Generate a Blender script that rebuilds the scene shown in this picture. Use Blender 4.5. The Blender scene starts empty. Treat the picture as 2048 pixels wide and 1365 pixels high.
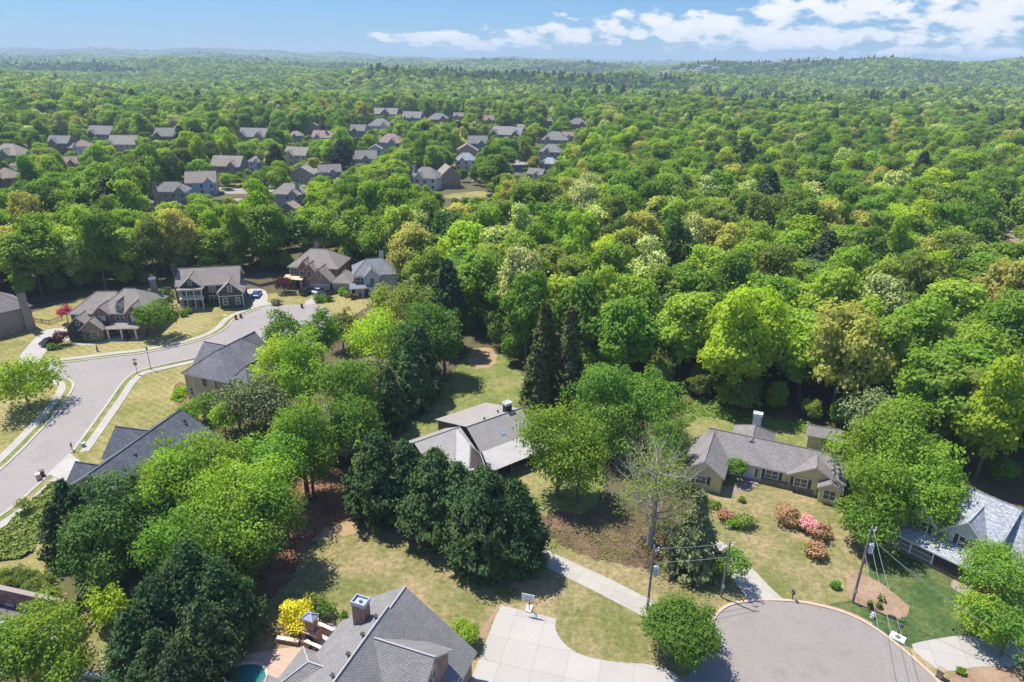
import bpy, math, random
import numpy as np
from mathutils import Vector
random.seed(7)
RNG = np.random.default_rng(11)
SC = bpy.context.scene
COL = SC.collection
# ------------------------------------------------------------------ camera
EYE = 58.0
PITCH = math.radians(22.4); ROLL = math.radians(0.8); FPX = 1365.0
cp, sp, cr, sr = math.cos(PITCH), math.sin(PITCH), math.cos(ROLL), math.sin(ROLL)
FW = Vector((0, cp, -sp)); R0 = Vector((1, 0, 0)); U0 = Vector((0, sp, cp))
RT = R0 * cr + U0 * sr; UP = U0 * cr - R0 * sr
cam = bpy.data.objects.new('camera', bpy.data.cameras.new('camera')); COL.objects.link(cam)
from mathutils import Matrix
M = Matrix.Identity(4)
for i in range(3):
    M[i][0] = RT[i]; M[i][1] = UP[i]; M[i][2] = -FW[i]
M[2][3] = EYE
cam.matrix_world = M
cam.data.sensor_width = 36.0; cam.data.lens = 36.0 * FPX / 2048.0
cam.data.clip_start = 0.5; cam.data.clip_end = 60000
SC.camera = cam
# ------------------------------------------------------------------ sun and sky
SUN_EL = math.radians(64); SHD = Vector((0.82, -0.57, 0)).normalized()   # direction shadows fall
sd = bpy.data.lights.new('sun', 'SUN'); sun = bpy.data.objects.new('sun', sd); COL.objects.link(sun)
sd.energy = 4.8; sd.angle = math.radians(0.53); sd.color = (1.0, 0.945, 0.85)
ldir = Vector((SHD.x * math.cos(SUN_EL), SHD.y * math.cos(SUN_EL), -math.sin(SUN_EL)))
sun.rotation_euler = ldir.to_track_quat('-Z', 'Y').to_euler()
W = bpy.data.worlds.new('World'); SC.world = W; W.use_nodes = True
SC.view_settings.view_transform = 'Standard'; SC.view_settings.look = 'None'
SC.view_settings.gamma = 1.0; SC.view_settings.exposure = 0.62
SC.cycles.use_denoising = True
SC.cycles.use_adaptive_sampling = True; SC.cycles.adaptive_threshold = 0.02
SC.cycles.max_bounces = 8; SC.cycles.diffuse_bounces = 4; SC.cycles.glossy_bounces = 2
SC.cycles.transmission_bounces = 3; SC.cycles.transparent_max_bounces = 6; SC.cycles.volume_bounces = 0
SC.cycles.caustics_reflective = False; SC.cycles.caustics_refractive = False

class NT:
    """small helper round a node tree"""
    def __init__(s, nt): s.nt = nt; s.L = nt.links
    def n(s, t, **kw):
        x = s.nt.nodes.new(t)
        for k, v in kw.items(): setattr(x, k, v)
        return x
    def m(s, op, a, b=None, c=None, clamp=False):
        x = s.n('ShaderNodeMath', operation=op); x.use_clamp = clamp
        for i, v in enumerate((a, b, c)):
            if v is None: continue
            if isinstance(v, (int, float)): x.inputs[i].default_value = v
            else: s.L.new(v, x.inputs[i])
        return x.outputs[0]
    def mix(s, f, a, b, mode='MIX'):
        x = s.n('ShaderNodeMix', data_type='RGBA', blend_type=mode)
        for i, v in ((0, f), (6, a), (7, b)):
            if isinstance(v, (int, float)): x.inputs[i].default_value = v
            elif isinstance(v, (tuple, list)): x.inputs[i].default_value = (*v[:3], 1)
            else: s.L.new(v, x.inputs[i])
        return x.outputs[2]
    def noise(s, vec, scale, detail=3, rough=0.55, dims='3D'):
        x = s.n('ShaderNodeTexNoise', noise_dimensions=dims)
        x.inputs['Scale'].default_value = scale; x.inputs['Detail'].default_value = detail
        x.inputs['Roughness'].default_value = rough
        if vec is not None: s.L.new(vec, x.inputs['Vector'])
        return x.outputs['Fac']
    def ramp(s, f, stops, interp='LINEAR'):
        x = s.n('ShaderNodeValToRGB'); cr_ = x.color_ramp; cr_.interpolation = interp
        while len(cr_.elements) < len(stops): cr_.elements.new(0.5)
        for e, (p, c) in zip(cr_.elements, stops):
            e.position = p; e.color = (*c, 1) if not isinstance(c, (int, float)) else (c, c, c, 1)
        if f is not None: s.L.new(f, x.inputs[0])
        return x.outputs[0]

def build_world():
    t = NT(W.node_tree); t.nt.nodes.clear()
    sky = t.n('ShaderNodeTexSky', sky_type='NISHITA'); sky.sun_disc = False
    sky.sun_elevation = SUN_EL; sky.sun_rotation = math.atan2(-SHD.x, -SHD.y)
    sky.altitude = 300; sky.air_density = 1.0; sky.dust_density = 0.3; sky.ozone_density = 1.6
    tc = t.n('ShaderNodeTexCoord'); sep = t.n('ShaderNodeSeparateXYZ'); t.L.new(tc.outputs['Generated'], sep.inputs[0])
    x, y, z = sep.outputs
    az = t.m('ARCTAN2', x, y)
    el = t.m('ARCSINE', z)
    # clouds: soft ellipses over the sky's own azimuth / elevation, torn by noise
    E = [(0.22, 0.040, .17, .022), (0.05, 0.030, .12, .016), (-0.05, 0.022, .10, .011), (0.42, 0.054, .15, .034), (0.58, 0.058, .11, .036),
         (0.34, 0.030, .13, .015), (0.66, 0.030, .14, .018), (0.56, 0.014, .17, .008), (-0.02, 0.083, .08, .008), (-0.13, 0.026, .06, .007),
         (0.20, 0.086, .09, .006), (-0.34, 0.078, .05, .004), (0.29, 0.062, .02, .004), (0.80, 0.05, .12, .03), (-0.9, 0.05, .2, .03), (1.2, 0.07, .3, .05), (2.6, 0.1, .5, .07), (-2.2, .12, .5, .06)]
    acc = None
    for a0, e0, sa, se in E:
        da = t.m('MULTIPLY', t.m('SUBTRACT', az, a0), 1 / sa)
        de = t.m('MULTIPLY', t.m('SUBTRACT', el, e0), 1 / se)
        v = t.m('SUBTRACT', 1.0, t.m('ADD', t.m('MULTIPLY', da, da), t.m('MULTIPLY', de, de)))
        acc = v if acc is None else t.m('MAXIMUM', acc, v)
    cmb = t.n('ShaderNodeCombineXYZ'); t.L.new(az, cmb.inputs[0]); t.L.new(t.m('MULTIPLY', el, 2.1), cmb.inputs[1])
    n1 = t.noise(cmb.outputs[0], 26, 10, 0.58)
    n2 = t.noise(cmb.outputs[0], 5, 4, 0.5)
    acc = t.m('MAXIMUM', acc, -1.5)
    d = t.m('ADD', t.m('MULTIPLY', acc, 0.68), t.m('ADD', t.m('MULTIPLY', t.m('SUBTRACT', n1, 0.5), 3.8), t.m('MULTIPLY', t.m('SUBTRACT', n2, 0.5), 1.6)))
    cov = t.m('SMOOTH_MIN', 1.0, t.m('MULTIPLY', t.m('SUBTRACT', d, 0.02), 2.4), 0.15)
    cov = t.m('MAXIMUM', cov, 0.0)
    # cloud shading put into the colour: noise runs from blue-grey to white
    shade = t.m('ADD', 0.7, t.m('MULTIPLY', t.m('SUBTRACT', n1, 0.48), 2.6), clamp=True)
    # high thin veil
    v2 = t.n('ShaderNodeCombineXYZ'); t.L.new(t.m('MULTIPLY', az, 1.0), v2.inputs[0]); t.L.new(t.m('MULTIPLY', el, 5.0), v2.inputs[1])
    veil = t.m('MULTIPLY', t.m('SUBTRACT', t.noise(v2.outputs[0], 4, 6, 0.6), 0.52, clamp=True), 0.9)
    skyc = t.mix(1.0, sky.outputs[0], t.mix(t.m('MULTIPLY', t.m('SUBTRACT', el, 0.10), 2.2, clamp=True), (0.21, 0.345, 0.56), (SKYK[0], SKYK[1], SKYK[2])), 'MULTIPLY')
    cloudc = t.mix(shade, (3.0, 3.45, 3.95), (4.6, 4.6, 4.65))
    c = t.mix(veil, skyc, (2.4, 2.9, 3.4))
    c = t.mix(cov, c, cloudc)
    bg = t.n('ShaderNodeBackground'); bg.inputs['Strength'].default_value = 0.15
    t.L.new(c, bg.inputs['Color'])
    out = t.n('ShaderNodeOutputWorld'); t.L.new(bg.outputs[0], out.inputs['Surface'])
SKYK = (0.62, 0.74, 0.98)
build_world()
# ------------------------------------------------------------------ positions measured off the photograph's own viewpoint
def U(px, py, z=0.0):
    d = FW + RT * ((px - 1024) / FPX) - UP * ((py - 682.5) / FPX)
    k = (z - EYE) / d.z
    return (d.x * k, d.y * k)
def Pj(x, y, z=0.0):
    v = Vector((x, y, z - EYE)); dep = v.dot(FW)
    if dep < 1: return (-9999, -9999, dep)
    return (1024 + FPX * v.dot(RT) / dep, 682.5 - FPX * v.dot(UP) / dep, dep)
def inpoly(x, y, P):
    c = False; j = len(P) - 1
    for i in range(len(P)):
        xi, yi = P[i]; xj, yj = P[j]
        if (yi > y) != (yj > y) and x < (xj - xi) * (y - yi) / (yj - yi) + xi: c = not c
        j = i
    return c
def tag(o, label=None, cat=None, group=None, kind=None):
    if label: o['label'] = label
    if cat: o['category'] = cat
    if group: o['group'] = group
    if kind: o['kind'] = kind
    return o
def empty(name, loc, label, cat, group=None, rz=0.0):
    o = bpy.data.objects.new(name, None); COL.objects.link(o)
    o.location = (loc[0], loc[1], loc[2] if len(loc) > 2 else 0.0); o.rotation_euler = (0, 0, rz)
    o.empty_display_size = 0.5
    return tag(o, label, cat, group)
def copy_tree(o, loc=None, rz=None, scale=None, label=None, group=None, parent=None):
    c = o.copy(); COL.objects.link(c)
    if parent: c.parent = parent
    if loc is not None: c.location = (loc[0], loc[1], loc[2] if len(loc) > 2 else 0.0)
    if rz is not None: c.rotation_euler = (0, 0, rz)
    if scale is not None: c.scale = scale
    if label: c['label'] = label
    if group: c['group'] = group
    for ch in list(o.children): copy_tree(ch, parent=c)
    return c

class MB:
    """mesh builder: world-space shapes collected into one mesh, with metre UVs laid along each face"""
    def __init__(s): s.v = []; s.f = []; s.mi = []
    def face(s, pts, mi=0):
        n = len(s.v); s.v += [tuple(p) for p in pts]; s.f.append(tuple(range(n, n + len(pts)))); s.mi.append(mi)
    def box(s, c, size, rz=0.0, mi=0):
        """c = centre of the BASE; size = (x, y, z)"""
        a, b = math.cos(rz), math.sin(rz); hx, hy = size[0] / 2, size[1] / 2
        q = [(c[0] + x * a - y * b, c[1] + x * b + y * a) for x, y in ((-hx, -hy), (hx, -hy), (hx, hy), (-hx, hy))]
        s.prism(q, c[2], c[2] + size[2], mi)
    def prism(s, q, z0, z1, mi=0, cap=True):
        n = len(q)
        ar = sum(q[i][0] * q[(i + 1) % n][1] - q[(i + 1) % n][0] * q[i][1] for i in range(n))
        if ar < 0: q = q[::-1]
        for i in range(n):
            a, b = q[i], q[(i + 1) % n]
            s.face([(a[0], a[1], z0), (b[0], b[1], z0), (b[0], b[1], z1), (a[0], a[1], z1)], mi)
        if cap:
            s.face([(p[0], p[1], z1) for p in q], mi); s.face([(p[0], p[1], z0) for p in q[::-1]], mi)
    def slab(s, pts, t, mi=0, mi2=None):
        """a roof face of thickness t below pts (3-D, counter-clockwise from above)"""
        mi2 = mi if mi2 is None else mi2
        s.face(pts, mi); lo = [(p[0], p[1], p[2] - t) for p in pts]
        s.face(lo[::-1], mi2); n = len(pts)
        for i in range(n):
            j = (i + 1) % n
            s.face([lo[i], lo[j], pts[j], pts[i]], mi2)
    def tube(s, p0, p1, r0, r1=None, n=6, mi=0, cap=True):
        r1 = r0 if r1 is None else r1
        p0 = Vector(p0); p1 = Vector(p1); d = (p1 - p0)
        if d.length < 1e-6: return
        d.normalize(); a = d.orthogonal().normalized(); b = d.cross(a)
        A = []; B = []
        for i in range(n):
            t = 2 * math.pi * i / n; o = a * math.cos(t) + b * math.sin(t)
            A.append(p0 + o * r0); B.append(p1 + o * r1)
        for i in range(n):
            j = (i + 1) % n; s.face([A[i], A[j], B[j], B[i]], mi)
        if cap: s.face(B, mi); s.face(A[::-1], mi)
    def sphere(s, c, r, n=8, m=6, mi=0, sz=1.0, half=False):
        rows = []
        for i in range(m + 1):
            t = (math.pi / 2 if half else math.pi) * i / m
            rows.append([(c[0] + r * math.sin(t) * math.cos(2 * math.pi * j / n), c[1] + r * math.sin(t) * math.sin(2 * math.pi * j / n), c[2] + r * sz * math.cos(t)) for j in range(n)])
        for i in range(m):
            for j in range(n):
                k = (j + 1) % n
                q = [rows[i][j], rows[i + 1][j], rows[i + 1][k], rows[i][k]]
                if i == 0: q = [rows[0][0], rows[1][j], rows[1][k]]
                elif i == m - 1 and not half: q = [rows[i][j], rows[m][0], rows[i][k]]
                s.face(q, mi)
    def build(s, name, mats, parent=None, smooth=False, uv=True, merge=False):
        me = bpy.data.meshes.new(name)
        off = Vector((0, 0, 0)); inv = None
        if parent is not None:
            # world -> the thing's frame
            chain = []; p = parent
            mat = Matrix.Identity(4)
            while p is not None:
                mat = Matrix.LocRotScale(p.location, p.rotation_euler, p.scale) @ mat; p = p.parent
            inv = mat.inverted()
        V = [tuple(inv @ Vector(p)) for p in s.v] if inv is not None else s.v
        me.from_pydata(V, [], s.f)
        if not isinstance(mats, (list, tuple)): mats = [mats]
        for m in mats: me.materials.append(m)
        me.polygons.foreach_set('material_index', s.mi)
        if uv:
            ul = me.uv_layers.new(name='UVMap'); dat = []
            for f in s.f:
                P = [Vector(s.v[i]) for i in f]
                nn = Vector((0, 0, 0))
                for i in range(len(P)):
                    a, b = P[i], P[(i + 1) % len(P)]
                    nn += Vector(((a.y - b.y) * (a.z + b.z), (a.z - b.z) * (a.x + b.x), (a.x - b.x) * (a.y + b.y)))
                if nn.length > 0: nn.normalize()
                if abs(nn.z) > 0.999: uu, vv = Vector((1, 0, 0)), Vector((0, 1, 0))
                else:
                    uu = Vector((0, 0, 1)).cross(nn).normalized(); vv = nn.cross(uu)
                for p in P: dat += [p.dot(uu), p.dot(vv)]
            ul.data.foreach_set('uv', dat)
        if smooth: me.polygons.foreach_set('use_smooth', [True] * len(me.polygons))
        me.update()
        if merge:
            import bmesh
            bm = bmesh.new(); bm.from_mesh(me); bmesh.ops.remove_doubles(bm, verts=bm.verts, dist=1e-4); bm.to_mesh(me); bm.free()
        o = bpy.data.objects.new(name, me); COL.objects.link(o)
        if parent is not None: o.parent = parent
        return o

# ------------------------------------------------------------------ materials
def mat(name):
    m = bpy.data.materials.new(name); m.use_nodes = True; t = NT(m.node_tree); t.nt.nodes.clear()
    b = t.n('ShaderNodeBsdfPrincipled'); o = t.n('ShaderNodeOutputMaterial'); t.L.new(b.outputs[0], o.inputs[0])
    return m, t, b
def setc(t, b, c): 
    if isinstance(c, (tuple, list)): b.inputs['Base Color'].default_value = (*c[:3], 1)
    else: t.L.new(c, b.inputs['Base Color'])
def bump(t, b, h, strength=0.3, dist=0.05):
    x = t.n('ShaderNodeBump'); x.inputs['Strength'].default_value = strength; x.inputs['Distance'].default_value = dist
    t.L.new(h, x.inputs['Height']); t.L.new(x.outputs[0], b.inputs['Normal'])
def plain(name, c, rough=0.6, var=0.12, scale=3.0, metal=0.0):
    m, t, b = mat(name); g = t.n('ShaderNodeNewGeometry')
    n = t.noise(g.outputs['Position'], scale, 4)
    setc(t, b, t.mix(n, tuple(x * (1 - var) for x in c), tuple(min(1, x * (1 + var)) for x in c)))
    b.inputs['Roughness'].default_value = rough; b.inputs['Metallic'].default_value = metal
    return m
def shingle(name, c, row=0.2, contrast=0.3, patch=0.12, metalrib=False):
    m, t, b = mat(name); uv = t.n('ShaderNodeUVMap'); g = t.n('ShaderNodeNewGeometry')
    br = t.n('ShaderNodeTexBrick'); t.L.new(uv.outputs[0], br.inputs['Vector'])
    br.inputs['Scale'].default_value = 1.0; br.inputs['Brick Width'].default_value = 0.34; br.inputs['Row Height'].default_value = row
    br.inputs['Mortar Size'].default_value = 0.028; br.inputs['Mortar Smooth'].default_value = 0.3
    k = contrast
    br.inputs['Color1'].default_value = (*[x * (1 + k) for x in c], 1); br.inputs['Color2'].default_value = (*[x * (1 - k) for x in c], 1)
    br.inputs['Mortar'].default_value = (*[x * 0.45 for x in c], 1)
    n = t.noise(g.outputs['Position'], 0.5, 5, 0.6); n2 = t.noise(g.outputs['Position'], 9, 2)
    col = t.mix(1.0, br.outputs[0], t.ramp(n, [(0.3, 1 - patch), (0.7, 1 + patch)]), 'MULTIPLY')
    col = t.mix(1.0, col, t.ramp(n2, [(0.3, 0.86), (0.7, 1.12)]), 'MULTIPLY')
    setc(t, b, col); b.inputs['Roughness'].default_value = 0.9
    bump(t, b, br.outputs['Fac'], 0.35, 0.03)
    return m
def brick(name, c1, c2, mortar=(0.42, 0.37, 0.32), sc=1.0):
    m, t, b = mat(name); uv = t.n('ShaderNodeUVMap'); g = t.n('ShaderNodeNewGeometry')
    br = t.n('ShaderNodeTexBrick'); t.L.new(uv.outputs[0], br.inputs['Vector'])
    br.inputs['Scale'].default_value = 1.0; br.inputs['Brick Width'].default_value = 0.24 * sc; br.inputs['Row Height'].default_value = 0.085 * sc
    br.inputs['Mortar Size'].default_value = 0.009 * sc
    br.inputs['Color1'].default_value = (*c1, 1); br.inputs['Color2'].default_value = (*c2, 1); br.inputs['Mortar'].default_value = (*mortar, 1)
    n = t.noise(g.outputs['Position'], 1.1, 4)
    setc(t, b, t.mix(1.0, br.outputs[0], t.ramp(n, [(0.3, 0.8), (0.7, 1.15)]), 'MULTIPLY')); b.inputs['Roughness'].default_value = 0.9
    return m
def siding(name, c, row=0.18, vertical=False):
    m, t, b = mat(name); uv = t.n('ShaderNodeUVMap'); g = t.n('ShaderNodeNewGeometry'); s = t.n('ShaderNodeSeparateXYZ'); t.L.new(uv.outputs[0], s.inputs[0])
    f = t.m('FRACT', t.m('MULTIPLY', s.outputs[0 if vertical else 1], 1 / row))
    n = t.noise(g.outputs['Position'], 0.9, 4)
    col = t.mix(t.m('LESS_THAN', f, 0.1), c, tuple(x * 0.72 for x in c))
    setc(t, b, t.mix(1.0, col, t.ramp(n, [(0.3, 0.9), (0.7, 1.06)]), 'MULTIPLY')); b.inputs['Roughness'].default_value = 0.65
    bump(t, b, f, 0.3, 0.02)
    return m
def metal_roof(name, c, rib=0.4, dark=0.6, rough=0.45):
    m, t, b = mat(name); uv = t.n('ShaderNodeUVMap'); g = t.n('ShaderNodeNewGeometry'); s = t.n('ShaderNodeSeparateXYZ'); t.L.new(uv.outputs[0], s.inputs[0])
    f = t.m('FRACT', t.m('MULTIPLY', s.outputs[0], 1 / rib))
    tri = t.m('ABSOLUTE', t.m('SUBTRACT', t.m('MULTIPLY', f, 2), 1))
    n = t.noise(g.outputs['Position'], 0.7, 5)
    col = t.mix(t.m('GREATER_THAN', tri, 0.6), c, tuple(x * dark for x in c))
    setc(t, b, t.mix(1.0, col, t.ramp(n, [(0.3, 0.9), (0.7, 1.07)]), 'MULTIPLY')); b.inputs['Roughness'].default_value = rough
    bump(t, b, tri, 0.5, 0.05)
    return m
def glassy(name, c=(0.03, 0.045, 0.06)):
    m, t, b = mat(name); g = t.n('ShaderNodeNewGeometry')
    n = t.noise(g.outputs['Position'], 0.6, 2)
    setc(t, b, t.mix(n, tuple(x * 0.5 for x in c), tuple(x * 1.6 for x in c)))
    b.inputs['Roughness'].default_value = 0.08; b.inputs['Specular IOR Level'].default_value = 0.8
    return m
def leaf(name, stops, trans=0.47, nscale=0.35, rough=0.6, tint=(1.0, 1.04, 0.78)):
    """foliage: colours picked per tree, mottled by clumps; light passes through the leaves"""
    m = bpy.data.materials.new(name); m.use_nodes = True; t = NT(m.node_tree); t.nt.nodes.clear()
    oi = t.n('ShaderNodeObjectInfo'); g = t.n('ShaderNodeNewGeometry')
    if len(stops) == 1: base = t.ramp(None, [(0, stops[0]), (1, stops[0])])
    else: base = t.ramp(oi.outputs['Random'], [(i / (len(stops) - 1), c) for i, c in enumerate(stops)]); pass
    base = t.mix(1.0, base, tint, 'MULTIPLY')
    n = t.noise(g.outputs['Position'], nscale, 3); n2 = t.noise(g.outputs['Position'], 2.6, 2)
    hs = t.n('ShaderNodeHueSaturation'); t.L.new(base, hs.inputs['Color'])
    wr = t.n('ShaderNodeTexWhiteNoise', noise_dimensions='1D'); t.L.new(oi.outputs['Random'], wr.inputs['W']); t.L.new(t.m('ADD', 0.464, t.m('ADD', t.m('MULTIPLY', n, 0.05), t.m('MULTIPLY', wr.outputs[0], 0.022))), hs.inputs['Hue'])
    t.L.new(t.m('MULTIPLY', t.m('ADD', 0.85, t.m('MULTIPLY', oi.outputs['Random'], 0.38)), t.m('ADD', 0.92, t.m('ADD', t.m('MULTIPLY', n2, 0.75), t.m('MULTIPLY', n, 0.5)))), hs.inputs['Value'])
    col = hs.outputs[0]
    d = t.n('ShaderNodeBsdfDiffuse'); tr = t.n('ShaderNodeBsdfTranslucent'); gl = t.n('ShaderNodeBsdfGlossy'); gl.inputs['Roughness'].default_value = 0.7
    t.L.new(col, d.inputs[0]); 
    tc = t.mix(1.0, col, (1.15, 1.25, 0.5), 'MULTIPLY'); t.L.new(tc, tr.inputs[0])
    mx = t.n('ShaderNodeMixShader'); mx.inputs[0].default_value = trans; t.L.new(d.outputs[0], mx.inputs[1]); t.L.new(tr.outputs[0], mx.inputs[2])
    m2 = t.n('ShaderNodeMixShader'); m2.inputs[0].default_value = 0.015; t.L.new(mx.outputs[0], m2.inputs[1]); t.L.new(gl.outputs[0], m2.inputs[2])
    o = t.n('ShaderNodeOutputMaterial'); t.L.new(m2.outputs[0], o.inputs[0])
    return m
G1, G2, G3, G4, G5, G6 = (0.135, 0.20, 0.030), (0.20, 0.27, 0.035), (0.082, 0.14, 0.026), (0.26, 0.31, 0.055), (0.175, 0.21, 0.045), (0.33, 0.34, 0.13)
ML = {}
ML['mix'] = leaf('leaf_mixed', [G1, G2, G5, G3, G1, G4, G2, G5, G1])
ML['far'] = leaf('leaf_far', [G1, G3, G5, G3, G1, G4, G2, G5, G6, G3, (0.06, 0.10, 0.03)], nscale=0.02)
ML['bright'] = leaf('leaf_bright', [(0.130, 0.21, 0.028), (0.18, 0.25, 0.03)])
ML['mid'] = leaf('leaf_mid', [(0.105, 0.185, 0.028), (0.135, 0.215, 0.032)])
ML['lime'] = leaf('leaf_lime', [(0.22, 0.31, 0.025), (0.26, 0.31, 0.03)])
ML['deep'] = leaf('leaf_deep', [(0.058, 0.108, 0.024), (0.075, 0.125, 0.028)], 0.2)
ML['olive'] = leaf('leaf_olive', [(0.13, 0.16, 0.04), (0.16, 0.19, 0.05)])
ML['pale'] = leaf('leaf_pale', [(0.28, 0.31, 0.12), (0.34, 0.34, 0.17), (0.27, 0.32, 0.09)], 0.25)
ML['tan'] = leaf('leaf_tan', [(0.30, 0.27, 0.09), (0.34, 0.31, 0.10)])
ML['grey'] = leaf('leaf_greygreen', [(0.13, 0.145, 0.075)], 0.15)
ML['pine'] = leaf('needles_dark', [(0.032, 0.052, 0.023), (0.04, 0.062, 0.025)], 0.08)
ML['ever'] = leaf('needles_evergreen', [(0.036, 0.068, 0.026), (0.045, 0.08, 0.028)], 0.08)
ML['cryp'] = leaf('needles_bronze', [(0.07, 0.078, 0.026)], 0.08)
ML['hem'] = leaf('needles_greygreen', [(0.13, 0.15, 0.08)], 0.15)
ML['arb'] = leaf('needles_lime', [(0.10, 0.16, 0.03)], 0.12)
ML['maroon'] = leaf('leaf_maroon', [(0.085, 0.022, 0.03)], 0.25, tint=(1, 1, 1))
ML['red'] = leaf('leaf_red', [(0.30, 0.05, 0.06)], 0.3, tint=(1, 1, 1))
ML['pinkf'] = leaf('blossom_pink', [(0.48, 0.22, 0.24)], 0.25, tint=(1, 1, 1))
ML['orangef'] = leaf('blossom_orange', [(0.29, 0.16, 0.085)], 0.25, tint=(1, 1, 1))
ML['yellow'] = leaf('leaf_yellow', [(0.52, 0.44, 0.02)], 0.2, tint=(1, 1, 1))
ML['juniper'] = leaf('leaf_juniper', [(0.13, 0.165, 0.045)], 0.1)
MBARK = plain('bark', (0.14, 0.115, 0.09), 0.9, 0.35, 5)
MBARKL = plain('bark_pale', (0.34, 0.31, 0.27), 0.9, 0.25, 5)
def grass(name, a, b_, c, sc=0.12, stripes=0.0):
    m, t, b = mat(name); g = t.n('ShaderNodeNewGeometry'); P = g.outputs['Position']
    n = t.noise(P, sc, 5, 0.6); n2 = t.noise(P, sc * 7, 5, 0.7); n3 = t.noise(P, 14, 2, 0.6)
    f = t.m('ADD', t.m('MULTIPLY', n, 0.6), t.m('MULTIPLY', n2, 0.4))
    col = t.ramp(f, [(0.41, a), (0.5, b_), (0.58, c)])
    col = t.mix(1.0, col, t.ramp(n3, [(0.25, 0.6), (0.75, 1.4)]), 'MULTIPLY')
    col = t.mix(1.0, col, t.ramp(t.noise(P, 1.6, 6, 0.8), [(0.38, 0.7), (0.62, 1.28)]), 'MULTIPLY')
    if stripes:
        s = t.n('ShaderNodeSeparateXYZ'); t.L.new(P, s.inputs[0])
        w = t.m('SINE', t.m('ADD', t.m('MULTIPLY', s.outputs[0], 2.6), t.m('ADD', t.m('MULTIPLY', s.outputs[1], 3.9), t.m('MULTIPLY', n, 5))))
        col = t.mix(t.m('MULTIPLY', t.m('GREATER_THAN', w, 0.2), stripes), col, t.mix(1.0, col, (0.8, 0.86, 0.75), 'MULTIPLY'))
    setc(t, b, col); b.inputs['Roughness'].default_value = 0.95; b.inputs['Specular IOR Level'].default_value = 0.1
    bump(t, b, n3, 0.6, 0.08)
    return m
GR_DRY = grass('grass_dry', (0.15, 0.16, 0.05), (0.225, 0.20, 0.085), (0.31, 0.24, 0.13), 0.13)
GR_LEFT = grass('grass_left', (0.19, 0.185, 0.055), (0.27, 0.235, 0.09), (0.32, 0.27, 0.12), 0.07, 0.6)
GR_GREEN = grass('grass_green', (0.055, 0.095, 0.028), (0.07, 0.115, 0.035), (0.12, 0.14, 0.05), 0.25)
GR_MID = grass('grass_mid', (0.12, 0.16, 0.04), (0.18, 0.20, 0.06), (0.27, 0.235, 0.10), 0.09)
def soil(name, a, b_, c):
    m, t, b = mat(name); g = t.n('ShaderNodeNewGeometry'); P = g.outputs['Position']
    f = t.m('ADD', t.m('MULTIPLY', t.noise(P, 0.35, 5, 0.7), 0.5), t.m('MULTIPLY', t.noise(P, 3.5, 5, 0.7), 0.5))
    setc(t, b, t.ramp(f, [(0.36, a), (0.5, b_), (0.64, c)])); b.inputs['Roughness'].default_value = 0.95; b.inputs['Specular IOR Level'].default_value = 0.1
    bump(t, b, t.noise(P, 9, 3), 0.7, 0.08)
    return m
MULCH = soil('mulch_red', (0.11, 0.05, 0.03), (0.21, 0.105, 0.062), (0.32, 0.185, 0.115))
STRAW = soil('pine_straw', (0.20, 0.12, 0.075), (0.30, 0.20, 0.13), (0.38, 0.28, 0.19))
MULCHD = soil('leaf_litter', (0.07, 0.045, 0.032), (0.13, 0.085, 0.058), (0.26, 0.15, 0.095))
MPINK = soil('dry_thatch', (0.24, 0.16, 0.085), (0.34, 0.235, 0.13), (0.40, 0.30, 0.17))
def asphalt(name, c):
    m, t, b = mat(name); g = t.n('ShaderNodeNewGeometry'); P = g.outputs['Position']
    n = t.noise(P, 0.12, 6, 0.65); n2 = t.noise(P, 20, 2); n3 = t.noise(P, 1.2, 5, 0.7)
    col = t.mix(n, tuple(x * 0.86 for x in c), tuple(x * 1.12 for x in c))
    col = t.mix(1.0, col, t.ramp(n2, [(0.2, 0.82), (0.8, 1.16)]), 'MULTIPLY')
    col = t.mix(1.0, col, t.ramp(n3, [(0.3, 0.93), (0.66, 1.04), (0.75, 0.86)]), 'MULTIPLY')
    col = t.mix(1.0, col, t.ramp(t.noise(P, 0.45, 7, 0.75), [(0.36, 0.88), (0.46, 1.0), (0.6, 1.0), (0.7, 1.08)]), 'MULTIPLY')
    # hairline cracks, wandering over the surface
    vo = t.n('ShaderNodeTexVoronoi', feature='DISTANCE_TO_EDGE'); vo.inputs['Scale'].default_value = 0.16
    mp = t.n('ShaderNodeVectorMath', operation='ADD'); t.L.new(P, mp.inputs[0])
    nn = t.n('ShaderNodeTexNoise'); nn.inputs['Scale'].default_value = 0.5; nn.inputs['Detail'].default_value = 4; t.L.new(P, nn.inputs['Vector'])
    sc_ = t.n('ShaderNodeVectorMath', operation='SCALE'); sc_.inputs['Scale'].default_value = 3.0; t.L.new(nn.outputs['Color'], sc_.inputs[0]); t.L.new(sc_.outputs[0], mp.inputs[1])
    t.L.new(mp.outputs[0], vo.inputs['Vector'])
    crk = t.m('LESS_THAN', vo.outputs['Distance'], 0.006)
    col = t.mix(t.m('MULTIPLY', crk, 0.13), col, tuple(x * 0.4 for x in c))
    setc(t, b, col); b.inputs['Roughness'].default_value = 0.85; bump(t, b, n2, 0.3, 0.02)
    return m
ASPH = asphalt('asphalt', (0.275, 0.245, 0.225))
ASPH2 = asphalt('asphalt_weathered', (0.25, 0.222, 0.20))
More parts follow.
